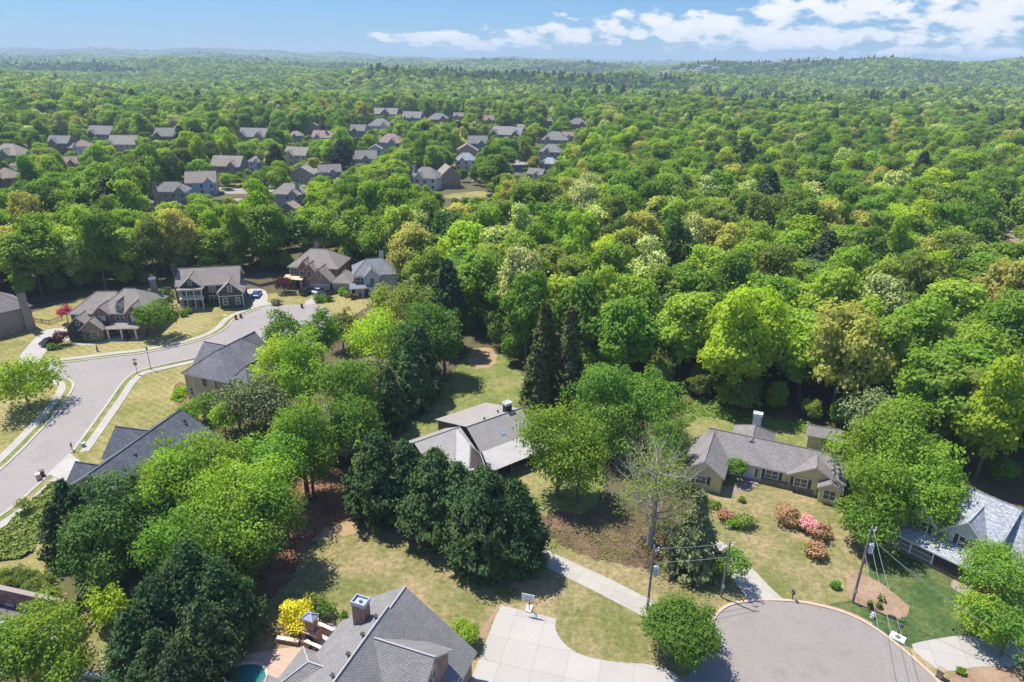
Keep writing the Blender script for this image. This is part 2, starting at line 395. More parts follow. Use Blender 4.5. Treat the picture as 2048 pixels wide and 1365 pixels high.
def concrete(name, c, slab=3.2, rz=0.0, joint=0.03):
    m, t, b = mat(name); g = t.n('ShaderNodeNewGeometry'); P = g.outputs['Position']
    mp = t.n('ShaderNodeMapping'); mp.inputs['Rotation'].default_value = (0, 0, rz); t.L.new(P, mp.inputs['Vector'])
    s = t.n('ShaderNodeSeparateXYZ'); t.L.new(mp.outputs[0], s.inputs[0])
    fx = t.m('FRACT', t.m('MULTIPLY', s.outputs[0], 1 / slab)); fy = t.m('FRACT', t.m('MULTIPLY', s.outputs[1], 1 / slab))
    j = t.m('MAXIMUM', t.m('LESS_THAN', fx, joint / slab), t.m('LESS_THAN', fy, joint / slab))
    n = t.noise(P, 0.25, 6, 0.65); n2 = t.noise(P, 5, 4, 0.7)
    wn = t.n('ShaderNodeTexWhiteNoise'); q = t.n('ShaderNodeCombineXYZ')
    t.L.new(t.m('FLOOR', t.m('MULTIPLY', s.outputs[0], 1 / slab)), q.inputs[0]); t.L.new(t.m('FLOOR', t.m('MULTIPLY', s.outputs[1], 1 / slab)), q.inputs[1]); t.L.new(q.outputs[0], wn.inputs[0])
    col = t.mix(n, tuple(x * 0.88 for x in c), tuple(x * 1.08 for x in c))
    col = t.mix(1.0, col, t.ramp(wn.outputs[0], [(0, 0.93), (1, 1.05)]), 'MULTIPLY')
    col = t.mix(1.0, col, t.ramp(n2, [(0.3, 0.92), (0.7, 1.05)]), 'MULTIPLY')
    col = t.mix(t.m('MULTIPLY', j, 0.55), col, tuple(x * 0.5 for x in c))
    setc(t, b, col); b.inputs['Roughness'].default_value = 0.85
    return m
CONC = concrete('concrete_driveway', (0.385, 0.36, 0.325), 3.4, math.radians(14), 0.06)
CONC2 = concrete('concrete_walk', (0.38, 0.355, 0.305), 1.5, math.radians(30), 0.04)
KERB = concrete('concrete_kerb', (0.40, 0.36, 0.30), 3.0, 0.4, 0.04)
WHITE = plain('white_trim', (0.72, 0.71, 0.68), 0.5, 0.06)
CAPS = plain('ridge_cap', (0.36, 0.35, 0.34), 0.9, 0.1, 4)
CREAM = plain('cream_trim', (0.62, 0.55, 0.42), 0.55, 0.06)
BLACK = plain('black_metal', (0.025, 0.025, 0.028), 0.4, 0.2)
DARKW = plain('dark_wood', (0.05, 0.038, 0.03), 0.8, 0.3)
WOOD = plain('weathered_wood', (0.17, 0.14, 0.115), 0.9, 0.25, 6)
GALV = plain('galvanised_metal', (0.42, 0.46, 0.52), 0.35, 0.1, 3, 0.4)
GLASS = glassy('window_glass')
GLASSD = glassy('window_glass_dark', (0.015, 0.02, 0.025))
SHUT = plain('dark_shutter', (0.03, 0.03, 0.035), 0.6)
BLIND = plain('window_blind', (0.55, 0.55, 0.53), 0.6)
# ------------------------------------------------------------------ terrain
def hgt(x, y):
    x = np.asarray(x, float); y = np.asarray(y, float); d = np.hypot(x, y)
    f = np.clip((d - 650) / 900, 0, 1); f = f * f * (3 - 2 * f)
    h = f * (11 * np.sin(x / 310 + 1.3) * np.cos(y / 270 + 0.4) + 8 * np.sin(x / 147 + y / 190 + 2.0) + 6 * np.cos(y / 121 - x / 260))
    far = np.clip((d - 2200) / 4000, 0, 1)
    h += far * (16 + 14 * np.sin(x / 900 + y / 1500) + 10 * np.sin(x / 420 - y / 700 + 1) + 7 * np.cos(x / 233 + y / 310))
    def g(cx, cy, sx, sy, a): return a * np.exp(-((x - cx) / sx) ** 2 - ((y - cy) / sy) ** 2)
    h += g(1120, 2350, 230, 420, 42) + g(1590, 2150, 300, 420, 46) + g(2300, 2500, 700, 700, 52) + g(760, 2600, 380, 300, 22)
    h += g(-4500, 8200, 3200, 1100, 62) + g(-900, 8500, 2500, 900, 22) + g(-1500, 2500, 700, 350, 12) + g(330, 3600, 700, 400, 22)
    h += f * g(300, 1500, 700, 200, 6)
    return h
MG, t_, b_ = mat('ground_soil'); g_ = t_.n('ShaderNodeNewGeometry'); P_ = g_.outputs['Position']
ln = t_.n('ShaderNodeVectorMath', operation='LENGTH'); t_.L.new(P_, ln.inputs[0])
ff = t_.m('ADD', t_.m('MULTIPLY', t_.noise(P_, 0.06, 6, 0.7), 0.5), t_.m('MULTIPLY', t_.noise(P_, 1.1, 5, 0.7), 0.5))
near = t_.ramp(ff, [(0.36, (0.07, 0.055, 0.03)), (0.48, (0.12, 0.095, 0.055)), (0.56, (0.10, 0.115, 0.035)), (0.66, (0.17, 0.14, 0.07))])
farc = t_.ramp(t_.noise(P_, 0.02, 8, 0.7), [(0.35, (0.04, 0.075, 0.02)), (0.65, (0.10, 0.14, 0.04))])
setc(t_, b_, t_.mix(t_.m('MULTIPLY', t_.m('SUBTRACT', ln.outputs['Value'], 400), 1 / 500, clamp=True), near, farc))
b_.inputs['Roughness'].default_value = 0.95; b_.inputs['Specular IOR Level'].default_value = 0.1
bump(t_, b_, t_.noise(P_, 5, 3), 0.6, 0.1)
def ground():
    na = 288; rr = [0] + list(np.geomspace(40, 11500, 110))
    V = [(0, 0, 0)]; F = []
    for r in rr[1:]:
        a = np.arange(na) * 2 * math.pi / na; x = r * np.cos(a); y = r * np.sin(a); h = hgt(x, y)
        V += list(zip(x, y, h))
    for i in range(na): F.append((0, 1 + i, 1 + (i + 1) % na))
    for k in range(len(rr) - 2):
        b0 = 1 + k * na; b1 = b0 + na
        for i in range(na):
            j = (i + 1) % na; F.append((b0 + i, b1 + i, b1 + j, b0 + j))
    me = bpy.data.meshes.new('ground'); me.from_pydata(V, [], F); me.materials.append(MG)
    me.polygons.foreach_set('use_smooth', [True] * len(F)); me.update()
    o = bpy.data.objects.new('ground', me); COL.objects.link(o); tag(o, kind='structure')
ground()
def smooth_poly(P, rounds=2, closed=True):
    for _ in range(rounds):
        Q = []; n = len(P)
        for i in range(n if closed else n - 1):
            a = P[i]; b = P[(i + 1) % n]
            Q.append((0.75 * a[0] + 0.25 * b[0], 0.75 * a[1] + 0.25 * b[1])); Q.append((0.25 * a[0] + 0.75 * b[0], 0.25 * a[1] + 0.75 * b[1]))
        if not closed: Q = [P[0]] + Q + [P[-1]]
        P = Q
    return P
def jag(P, amp, step=0.5):
    Q = []
    for i in range(len(P)):
        a = P[i]; b = P[(i + 1) % len(P)]; L = math.hypot(b[0] - a[0], b[1] - a[1]); k = max(1, int(L / step))
        for j in range(k):
            t = j / k; Q.append((a[0] + (b[0] - a[0]) * t + random.uniform(-amp, amp), a[1] + (b[1] - a[1]) * t + random.uniform(-amp, amp)))
    return Q
import mathutils.geometry as mgeo
def sheet(name, P, z, m, kind='structure', label=None, px=True, rounds=2, rough=0.0, thick=0.0):
    Q = [U(*p) for p in P] if px else list(P)
    if rounds: Q = smooth_poly(Q, rounds)
    if rough: Q = jag(Q, rough)
    tris = mgeo.tessellate_polygon([[Vector((q[0], q[1], 0)) for q in Q]])
    mb = MB(); n = len(Q)
    ar = sum(Q[i][0] * Q[(i + 1) % n][1] - Q[(i + 1) % n][0] * Q[i][1] for i in range(n))
    for tr in tris:
        a, b, c = [Q[i] for i in tr]
        if (b[0] - a[0]) * (c[1] - a[1]) - (b[1] - a[1]) * (c[0] - a[0]) < 0: b, c = c, b
        mb.face([(a[0], a[1], z), (b[0], b[1], z), (c[0], c[1], z)])
    if thick:
        W_ = Q if ar > 0 else Q[::-1]
        for i in range(n):
            a, b = W_[i], W_[(i + 1) % n]; mb.face([(a[0], a[1], z - thick), (b[0], b[1], z - thick), (b[0], b[1], z), (a[0], a[1], z)])
    o = mb.build(name, m, uv=False); tag(o, label, kind=kind)
    return o
def strip(name, P, o0, o1, z0, z1, m, px=True, rounds=2, label=None):
    """a band between two offsets (metres, to the right of the line) with top z1 and sides down to z0"""
    Q = [U(*p) for p in P] if px else list(P)
    Q = smooth_poly(Q, rounds, False); n = len(Q); A = []; B = []
    for i in range(n):
        a = Q[max(0, i - 1)]; b = Q[min(n - 1, i + 1)]; dx, dy = b[0] - a[0], b[1] - a[1]; L = math.hypot(dx, dy) or 1
        nx, ny = dy / L, -dx / L
        A.append((Q[i][0] + nx * o0, Q[i][1] + ny * o0)); B.append((Q[i][0] + nx * o1, Q[i][1] + ny * o1))
    mb = MB()
    for i in range(n - 1):
        mb.face([(*A[i], z1), (*B[i], z1), (*B[i + 1], z1), (*A[i + 1], z1)])
        mb.face([(*A[i], z0), (*A[i], z1), (*A[i + 1], z1), (*A[i + 1], z0)])
        mb.face([(*B[i], z1), (*B[i], z0), (*B[i + 1], z0), (*B[i + 1], z1)])
    for X, Y in ((A[0], B[0]), (B[-1], A[-1])):
        mb.face([(*X, z0), (*Y, z0), (*Y, z1), (*X, z1)])
    o = mb.build(name, m, uv=False); tag(o, label, kind='structure')
    return o
# lawns (each sheet a few millimetres above the one below)
sheet('lawn', [(-300, 640), (0, 640), (60, 628), (140, 600), (300, 596), (350, 620), (520, 585), (700, 585), (760, 600), (690, 640), (560, 720), (520, 760), (420, 820), (330, 900), (300, 960), (200, 1020), (60, 1200), (-400, 1300)], 0.004, GR_LEFT)
sheet('lawn', [(900, 760), (930, 705), (960, 692), (1000, 705), (1040, 745), (1090, 800), (1200, 860), (1220, 1000), (1100, 1060), (1020, 960), (960, 960), (800, 920), (790, 880), (850, 830)], 0.004, GR_MID, rough=0.25)
sheet('lawn', [(480, 1260), (560, 1190), (640, 1060), (700, 1040), (850, 1080), (1000, 1080), (1100, 1060), (1300, 1140), (1440, 1180), (1560, 1250), (1400, 1420), (900, 1440), (380, 1440), (420, 1320)], 0.004, GR_DRY, rough=0.3)
sheet('lawn', [(1350, 1160), (1380, 1060), (1400, 960), (1440, 900), (1700, 960), (1740, 1020), (1730, 1120), (1780, 1200), (1900, 1290), (1960, 1420), (1700, 1420), (1440, 1300)], 0.008, GR_DRY, rough=0.2)
sheet('lawn', [(1360, 880), (1370, 820), (1400, 795), (1480, 800), (1520, 830), (1600, 850), (1690, 870), (1720, 930), (1600, 930), (1440, 900)], 0.006, GR_MID, rough=0.5)
sheet('lawn', [(1640, 1205), (1700, 1208), (1720, 1180), (1760, 1100), (1850, 1110), (1890, 1150), (1930, 1200), (2000, 1190), (2100, 1190), (2200, 1280), (1960, 1290), (1830, 1310), (1740, 1250)], 0.014, GR_GREEN, rough=0.12)
sheet('lawn', [(140, 1230), (240, 1200), (260, 1290), (255, 1420), (120, 1420), (130, 1300)], 0.012, GR_DRY)
# bare thatch, mulch and straw beds
sheet('thatch', [(640, 1050), (700, 1030), (830, 1060), (920, 1110), (1050, 1150), (1120, 1190), (1090, 1195), (1000, 1165), (900, 1130), (820, 1090), (740, 1060), (660, 1075), (610, 1090)], 0.009, MPINK, rough=0.5)
sheet('mulch_bed', [(610, 930), (640, 900), (700, 920), (720, 1000), (700, 1040), (640, 1062), (600, 1110), (560, 1180), (520, 1220), (470, 1260), (440, 1400), (380, 1400), (420, 1200), (520, 1050)], 0.010, MULCH, rough=0.45)
sheet('mulch_bed', [(690, 1010), (760, 1030), (880, 1060), (1000, 1100), (1080, 1120), (1060, 1150), (960, 1140), (860, 1100), (760, 1060)], 0.013, STRAW, rough=0.4)
sheet('mulch_bed', [(1085, 1020), (1200, 1030), (1330, 1060), (1345, 1110), (1300, 1140), (1230, 1130), (1160, 1110), (1100, 1080)], 0.012, MULCHD, rough=0.4)
sheet('mulch_bed', [(1690, 1160), (1715, 1142), (1750, 1160), (1800, 1195), (1825, 1222), (1800, 1240), (1760, 1230), (1700, 1207)], 0.018, STRAW, rough=0.16)
sheet('mulch_bed', [(1890, 1345), (1980, 1325), (2060, 1330), (2060, 1420), (1900, 1420)], 0.018, STRAW, rough=0.1)
sheet('mulch_bed', [(930, 710), (980, 690), (1000, 720), (985, 735), (940, 740)], 0.010, MPINK, rough=0.4)
sheet('mulch_bed', [(130, 672), (180, 690), (270, 676), (300, 660), (290, 650), (150, 655)], 0.010, MULCH, rough=0.2)
sheet('mulch_bed', [(345, 770), (345, 810), (380, 815), (370, 760)], 0.010, MULCH, rough=0.1)
sheet('mulch_bed', [(340, 600), (355, 640), (372, 620), (362, 600)], 0.010, STRAW, rough=0.2)
sheet('mulch_bed', [(480, 1290), (545, 1280), (600, 1292), (595, 1305), (500, 1330), (470, 1400), (430, 1400)], 0.014, GR_DRY, rough=0.15)
sheet('pine_straw', [(900, 1330), (960, 1290), (1000, 1215), (992, 1212), (950, 1280)], 0.012, STRAW, rough=0.1)
# left street, its turning circle and its side street
sheet('road', [(-120, 1095), (0, 1037), (100, 945), (140, 907), (219, 800), (241, 766), (269, 743), (310, 733), (389, 716), (450, 703), (520, 692), (560, 705), (620, 700), (662, 670), (672, 640), (650, 610), (600, 609), (560, 611), (512, 620), (487, 630), (467, 640), (457, 655), (430, 672), (390, 686), (325, 700), (288, 708), (212, 716), (137, 726), (67, 731), (0, 735), (-160, 742), (-160, 764), (0, 759), (90, 756), (130, 755), (145, 761), (151, 770), (146, 782), (125, 817), (0, 950), (-120, 1025)], 0.020, ASPH)
KU = [(560, 611), (530, 615), (512, 621), (487, 630), (467, 640), (457, 655), (430, 672), (390, 686), (325, 700), (288, 708), (212, 716), (137, 726), (67, 731)]
KL = [(540, 690), (450, 703), (389, 716), (310, 733), (269, 743), (241, 766), (219, 800), (140, 907)]
KL2 = [(95, 950), (0, 1037), (-120, 1095)]
KW = [(-120, 1025), (0, 950), (125, 817), (146, 782), (151, 770), (145, 761), (130, 755), (90, 756), (0, 759), (-160, 764)]
for nm, K, sg in (('kerb', KU, 1), ('kerb', KL, -1), ('kerb', KL2, -1), ('kerb', KW, -1)):
    strip('kerb', K, 0.0, 0.45 * sg, 0, 0.13, KERB)
    strip('verge', K, 0.45 * sg, 1.35 * sg, 0, 0.06, GR_MID)
    strip('sidewalk', K, 1.35 * sg, 2.75 * sg, 0, 0.09, CONC2)
# right-hand turning circle
RC = [(1355, 1372), (1385, 1345), (1420, 1262), (1436, 1230), (1460, 1212), (1500, 1205), (1545, 1203), (1600, 1206), (1680, 1224), (1740, 1252), (1800, 1298), (1860, 1350), (1890, 1385)]
sheet('road', RC + [(1900, 1500), (1300, 1500)], 0.022, ASPH2, rounds=2)
strip('kerb', RC[2:], -0.05, -0.38, 0, 0.12, plain('kerb_clay', (0.46, 0.36, 0.28), 0.9, 0.2, 1.5))
sheet('clay_edge', [(1436, 1230), (1460, 1207), (1500, 1199), (1545, 1197), (1600, 1199), (1680, 1216), (1745, 1244), (1745, 1252), (1680, 1228), (1600, 1210), (1500, 1209), (1445, 1228)], 0.016, soil('clay', (0.33, 0.17, 0.10), (0.42, 0.24, 0.15), (0.46, 0.30, 0.20)), rough=0.08)
# driveways and paths
sheet('driveway', [(1000, 1211), (1008, 1212), (1110, 1237), (1113, 1240), (1109, 1254), (1118, 1276), (1140, 1300), (1180, 1317), (1240, 1326), (1305, 1329), (1360, 1350), (1400, 1420), (1380, 1500), (860, 1500), (930, 1390), (962, 1310)], 0.026, CONC, rounds=1)
sheet('driveway', [(1000, 1030), (1030, 1060), (1085, 1098), (1190, 1144), (1296, 1197), (1380, 1240), (1430, 1240), (1405, 1300), (1380, 1285), (1275, 1228), (1180, 1178), (1080, 1130), (1020, 1090), (985, 1050)], 0.026, CONC2, rounds=1)
sheet('driveway', [(1420, 1070), (1440, 1082), (1468, 1100), (1510, 1143), (1545, 1180), (1572, 1203), (1500, 1206), (1478, 1175), (1440, 1120), (1405, 1090)], 0.026, CONC2, rounds=1)
sheet('driveway', [(1815, 1291), (1850, 1282), (1925, 1270), (1990, 1275), (2060, 1290), (2040, 1335), (1960, 1332), (1890, 1346), (1862, 1332)], 0.027, CONC, rounds=1)
sheet('driveway', [(30, 728), (48, 700), (85, 662), (120, 655), (142, 662), (145, 680), (110, 688), (88, 708), (75, 727)], 0.027, CONC, rounds=1)
sheet('driveway', [(497, 588), (492, 578), (530, 578), (537, 596), (532, 606), (560, 612), (512, 622), (507, 610)], 0.027, CONC, rounds=1)
sheet('driveway', [(600, 611), (640, 585), (605, 577), (660, 577), (672, 590), (625, 600), (640, 608)], 0.027, CONC, rounds=1)
sheet('driveway', [(140, 907), (165, 928), (172, 940), (158, 985), (120, 960), (95, 950)], 0.145, CONC, rounds=0, thick=0.14)
sheet('path', [(1405, 975), (1450, 985), (1490, 985), (1512, 972), (1520, 958), (1505, 955), (1495, 968), (1465, 975), (1440, 972), (1400, 960)], 0.02, concrete('brick_walk', (0.27, 0.21, 0.19), 0.4, 0.3, 0.03), rounds=1)
sheet('path', [(1895, 1170), (1925, 1145), (1952, 1165), (1950, 1205), (1925, 1190)], 0.022, concrete('paver_walk', (0.30, 0.24, 0.20), 0.5, 0.8, 0.03), rounds=1)
sheet('path', [(140, 688), (170, 692), (215, 686), (262, 680), (262, 676), (215, 682), (170, 688), (142, 684)], 0.022, CONC2, rounds=1)
sheet('path', [(410, 617), (440, 613), (475, 606), (500, 602), (500, 598), (475, 602), (440, 609), (410, 613)], 0.022, CONC2, rounds=1)
# ------------------------------------------------------------------ houses
def tri_prism(mb, pts, t, mi=0): mb.slab(pts, t, mi)
class House:
    """a building in its own frame: u to the right, v away from the camera side"""
    def __init__(s, name, label, O, ang, wall, roof, trim=None, cat='house', group=None, group_z=0.0):
        s.O = O; s.a = math.radians(ang); s.e = empty(name, (O[0], O[1], group_z), label, cat, group)
        s.wall = wall; s.roof = roof; s.trim = trim or WHITE; s.W = MB(); s.R = MB(); s.T = MB(); s.roofo = None; s.wallo = None; s.z = group_z; s.parts = []
    def w(s, u, v, z=0.0):
        c, d = math.cos(s.a), math.sin(s.a)
        return (s.O[0] + u * c - v * d, s.O[1] + u * d + v * c, s.z + z)
    def B(s, u0, v0, u1, v1, ze, zr, kind='gable', axis='u', ov=0.4, ridge=0.5, z0=0.0, ze2=None, mi=0, walls=True, ins=None, wmi=0):
        """roofed block; footprint is the eaves; kind gable | hip | hipA | hipB; ridge = where the ridge lies across"""
        ze2 = ze if ze2 is None else ze2; t = 0.2
        sw = axis == 'v'
        def P(a, b, z): return s.w(b, a, z) if sw else s.w(a, b, z)
        a0, a1, b0, b1 = (v0, v1, u0, u1) if sw else (u0, u1, v0, v1)
        br = b0 + (b1 - b0) * ridge
        hA = kind in ('hip', 'hipA'); hB = kind in ('hip', 'hipB')
        ww = ins if ins is not None else min((b1 - b0) / 2, (a1 - a0) / 2 - (0.05 if hA and hB else 0))
        ra = a0 + (ww if hA else 0); rb = a1 - (ww if hB else 0)
        F = [[P(a0, b0, ze), P(a1, b0, ze), P(rb, br, zr), P(ra, br, zr)], [P(a1, b1, ze2), P(a0, b1, ze2), P(ra, br, zr), P(rb, br, zr)]]
        if hA: F.append([P(a0, b1, ze2), P(a0, b0, ze), P(ra, br, zr)])
        if hB: F.append([P(a1, b0, ze), P(a1, b1, ze2), P(rb, br, zr)])
        for f in F:
            if sw: f = f[::-1]
            s.R.slab(f, t, mi, 1)
        # ridge cap
        r0, r1 = P(ra, br, zr + 0.02), P(rb, br, zr + 0.02)
        if rb - ra > 0.3: s.R.tube(r0, r1, 0.1, n=4, mi=2)
        for hh, ca, cb, rr in ((hA, P(a0, b0, ze + 0.02), P(a0, b1, ze2 + 0.02), r0), (hB, P(a1, b0, ze + 0.02), P(a1, b1, ze2 + 0.02), r1)):
            if hh: s.R.tube(ca, rr, 0.085, n=4, mi=2); s.R.tube(cb, rr, 0.085, n=4, mi=2)
        if walls:
            sl = (zr - ze) / max(0.1, br - b0); sl2 = (zr - ze2) / max(0.1, b1 - br)
            zw = ze + sl * ov - t - 0.01; zw2 = ze2 + sl2 * ov - t - 0.01; zp = zr - t - 0.02
            oA = ov; oB = ov
            A0, A1, B0, B1 = a0 + oA, a1 - oB, b0 + ov, b1 - ov
            def q(pts): 
                pts = [P(*p) for p in pts]; s.W.face(pts[::-1] if sw else pts, wmi)
            q([(A0, B0, z0), (A1, B0, z0), (A1, B0, zw), (A0, B0, zw)])
            q([(A1, B1, z0), (A0, B1, z0), (A0, B1, zw2), (A1, B1, zw2)])
            if hA: q([(A0, B1, z0), (A0, B0, z0), (A0, B0, min(zw, zw2)), (A0, B1, min(zw, zw2))])
            else: q([(A0, B1, z0), (A0, B0, z0), (A0, B0, zw), (A0, br, zp), (A0, B1, zw2)])
            if hB: q([(A1, B0, z0), (A1, B1, z0), (A1, B1, min(zw, zw2)), (A1, B0, min(zw, zw2))])
            else: q([(A1, B0, z0), (A1, B1, z0), (A1, B1, zw2), (A1, br, zp), (A1, B0, zw)])
        return s
    def shed(s, pts, t=0.15, mi=0):
        s.R.slab([s.w(*p) for p in pts], t, mi, 1)
    def finish(s, roofmats=None):
        rm = roofmats or [s.roof, s.trim, s.roof]
        if len(rm) == 1: rm = [rm[0], s.trim, rm[0]]
        s.wallo = s.W.build('wall', s.wall if isinstance(s.wall, (list, tuple)) else [s.wall], s.e)
        s.roofo = s.R.build('roof', rm, s.e)
        return s
    def chim(s, u, v, z0, z1, su=1.0, sv=0.8, m=None, cap=BLACK, name='chimney'):
        mb = MB(); c = s.w(u, v, z0); mb.box(c, (su, sv, z1 - z0), s.a)
        o = mb.build(name, m or (s.wall[0] if isinstance(s.wall, (list, tuple)) else s.wall), s.roofo)
        cb = MB(); d = 0.08
        zz = s.z + z1
        for sx, sy, ax, ay in ((0, -1, su + .16, .1), (0, 1, su + .16, .1), (-1, 0, .1, sv - .04), (1, 0, .1, sv - .04)):
            cc = s.w(u + sx * (su / 2 + .02), v + sy * (sv / 2 + .02), z1 - 0.12); cb.box(cc, (ax, ay, 0.42), s.a)
        cc = s.w(u, v, z1 + 0.004); cb.box(cc, (su - 0.1, sv - 0.1, 0.05), s.a); cb.tube((cc[0], cc[1], cc[2]), (cc[0], cc[1], cc[2] + 0.38), 0.16, n=8)
        cb.build('chimney_cap', cap, s.roofo); return o
    def win(s, side, at, off, z, w=1.0, h=1.4, shut=False, frame=None, grid=True, glass=None, arch=False, name='window'):
        """side F(ront, facing -v) B L R ; at = position along the wall, off = the wall's own v (F, B) or u (L, R)"""
        ax = {'F': ((1, 0), (0, -1)), 'B': ((-1, 0), (0, 1)), 'L': ((0, -1), (-1, 0)), 'R': ((0, 1), (1, 0))}[side]
        (tu, tv), (nu, nv) = ax
        cu, cv = (at, off) if side in 'FB' else (off, at)
        fr = MB(); gl = MB(); bw = 0.11; pr = 0.06
        def rect(mb, x0, x1, z0, z1, d0, d1):
            q = [(cu + tu * x + nu * d, cv + tv * x + nv * d) for x, d in ((x0, d1), (x1, d1), (x1, d0), (x0, d0))]
            Q = [s.w(a, b, 0)[:2] for a, b in q]; mb.prism(Q, s.z + z0, s.z + z1)
        hw = w / 2
        rect(fr, -hw - bw, -hw, z - bw, z + h + bw, -0.02, pr); rect(fr, hw, hw + bw, z - bw, z + h + bw, -0.02, pr)
        rect(fr, -hw, hw, z - bw, z, -0.02, pr); rect(fr, -hw, hw, z + h, z + h + bw, -0.02, pr)
        if grid:
            rect(fr, -hw, hw, z + h / 2 - .03, z + h / 2 + .03, 0.0, pr - .01)
            if w > 1.3:
                k = int(round(w / 0.9)); 
                for i in range(1, k): x = -hw + w * i / k; rect(fr, x - .04, x + .04, z, z + h / 2 - .03, 0.0, pr - .012); rect(fr, x - .04, x + .04, z + h / 2 + .03, z + h, 0.0, pr - .012)
        rect(gl, -hw, hw, z, z + h, -0.01, 0.025)
        o = fr.build(name, frame or s.trim, s.e); gl.build('pane', glass or GLASS, o)
        if shut:
            for sg in (-1, 1):
                sb = MB(); x = sg * (hw + bw + 0.24); rect(sb, x - .21, x + .21, z - .05, z + h + .05, 0.0, 0.045); sb.build('shutter', SHUT, s.e)
        return o
    def door(s, side, at, off, z=0.0, w=1.0, h=2.1, m=None, name='door', panels=True):
        ax = {'F': ((1, 0), (0, -1)), 'B': ((-1, 0), (0, 1)), 'L': ((0, -1), (-1, 0)), 'R': ((0, 1), (1, 0))}[side]
        (tu, tv), (nu, nv) = ax; cu, cv = (at, off) if side in 'FB' else (off, at)
        def rect(mb, x0, x1, z0, z1, d0, d1):
            q = [(cu + tu * x + nu * d, cv + tv * x + nv * d) for x, d in ((x0, d1), (x1, d1), (x1, d0), (x0, d0))]
            mb.prism([s.w(a, b, 0)[:2] for a, b in q], s.z + z0, s.z + z1)
        mb = MB(); rect(mb, -w / 2, w / 2, z, z + h, 0, 0.05)
        if panels:
            k = max(1, int(round(w / 0.8)))
            for i in range(k):
                for j in range(4 if h < 2.4 and w > 1.5 else 2):
                    nn = 4 if h < 2.4 and w > 1.5 else 2
                    x0 = -w / 2 + w * (i + .12) / k; x1 = -w / 2 + w * (i + .88) / k; zz0 = z + h * (j + .12) / nn; zz1 = z + h * (j + .88) / nn
                    rect(mb, x0, x1, zz0, zz1, 0.05, 0.075)
        o = mb.build(name, m or WHITE, s.e); f = MB()
        rect(f, -w / 2 - .12, -w / 2, z, z + h, -.01, 0.09); rect(f, w / 2, w / 2 + .12, z, z + h, -.01, 0.09); rect(f, -w / 2 - .12, w / 2 + .12, z + h, z + h + .14, -.01, 0.09)
        f.build('door_frame', s.trim, o); return o
    def post(s, u, v, z0, z1, r=0.12, m=None, name='column'):
        mb = MB(); mb.box(s.w(u, v, z0), (r * 2, r * 2, z1 - z0), s.a); mb.box(s.w(u, v, z1 - 0.16), (r * 2.7, r * 2.7, 0.14), s.a); mb.box(s.w(u, v, z0 + .002), (r * 2.7, r * 2.7, 0.2), s.a)
        mb.build(name, m or s.trim, s.e)
    def rail(s, u0, v0, u1, v1, z, h=0.95, m=None):
        mb = MB(); a = s.w(u0, v0, z); b = s.w(u1, v1, z); L = math.hypot(b[0] - a[0], b[1] - a[1]); rz = math.atan2(b[1] - a[1], b[0] - a[0])
        mid = ((a[0] + b[0]) / 2, (a[1] + b[1]) / 2)
        mb.box((mid[0], mid[1], s.z + z + h - .08), (L, .09, .08), rz); mb.box((mid[0], mid[1], s.z + z + .08), (L, .07, .07), rz)
        n = max(2, int(L / .22))
        for i in range(n + 1):
            k = i / n; mb.box((a[0] + (b[0] - a[0]) * k, a[1] + (b[1] - a[1]) * k, s.z + z + .15), (.05, .05, h - .23), rz)
        mb.build('railing', m or s.trim, s.e)
    def slabpart(s, name, u0, v0, u1, v1, z0, z1, m):
        mb = MB(); q = [s.w(u0, v0)[:2], s.w(u1, v0)[:2], s.w(u1, v1)[:2], s.w(u0, v1)[:2]]; mb.prism(q, s.z + z0, s.z + z1); return mb.build(name, m, s.e)
    def vent(s, u, v, z, r=0.14):
        mb = MB(); c = s.w(u, v, z - .1); mb.tube(c, (c[0], c[1], c[2] + .38), r * .5, n=6); mb.box((c[0], c[1], c[2] + .28), (r * 2.4, r * 2.4, .12), s.a); mb.build('roof_vent', BLACK, s.roofo)

BR_RED = brick('brick_red', (0.30, 0.12, 0.085), (0.22, 0.085, 0.065))
BR_BRN = brick('brick_brown', (0.25, 0.13, 0.09), (0.17, 0.10, 0.08))
BR_TAN = brick('brick_pinkish', (0.34, 0.17, 0.12), (0.26, 0.12, 0.09))
SD_YEL = siding('siding_yellow', (0.60, 0.52, 0.28)); SD_TAN = siding('siding_tan', (0.44, 0.33, 0.21)); SD_GRN = siding('siding_dark_green', (0.055, 0.065, 0.055))
SD_GREY = siding('siding_grey', (0.30, 0.31, 0.33)); SD_PALE = siding('siding_pale', (0.55, 0.54, 0.53)); SD_BLUE = siding('siding_blue', (0.33, 0.43, 0.55)); SD_WHITE = siding('siding_white', (0.68, 0.67, 0.64))
SD_TAUPE = siding('siding_taupe', (0.27, 0.23, 0.19)); SD_CREAM = siding('siding_cream', (0.56, 0.47, 0.33)); SD_SLATE = siding('siding_slate', (0.17, 0.20, 0.25)); SD_BROWN = siding('siding_brown', (0.15, 0.11, 0.085))
STONE = brick('stone_veneer', (0.22, 0.16, 0.12), (0.13, 0.10, 0.085), (0.2, 0.17, 0.14), 2.6)
SH_GREY = shingle('shingle_grey', (0.255, 0.242, 0.232), 0.17, 0.12); SH_RANCH = shingle('shingle_ranch', (0.25, 0.228, 0.222), 0.21, 0.18)
SH_BRN = shingle('shingle_weathered', (0.285, 0.245, 0.215), 0.21, 0.16); SH_SLATE = shingle('shingle_slate', (0.105, 0.115, 0.135), 0.21, 0.28); SH_CHAR = shingle('shingle_charcoal', (0.185, 0.18, 0.195), 0.21, 0.22, 0.2)
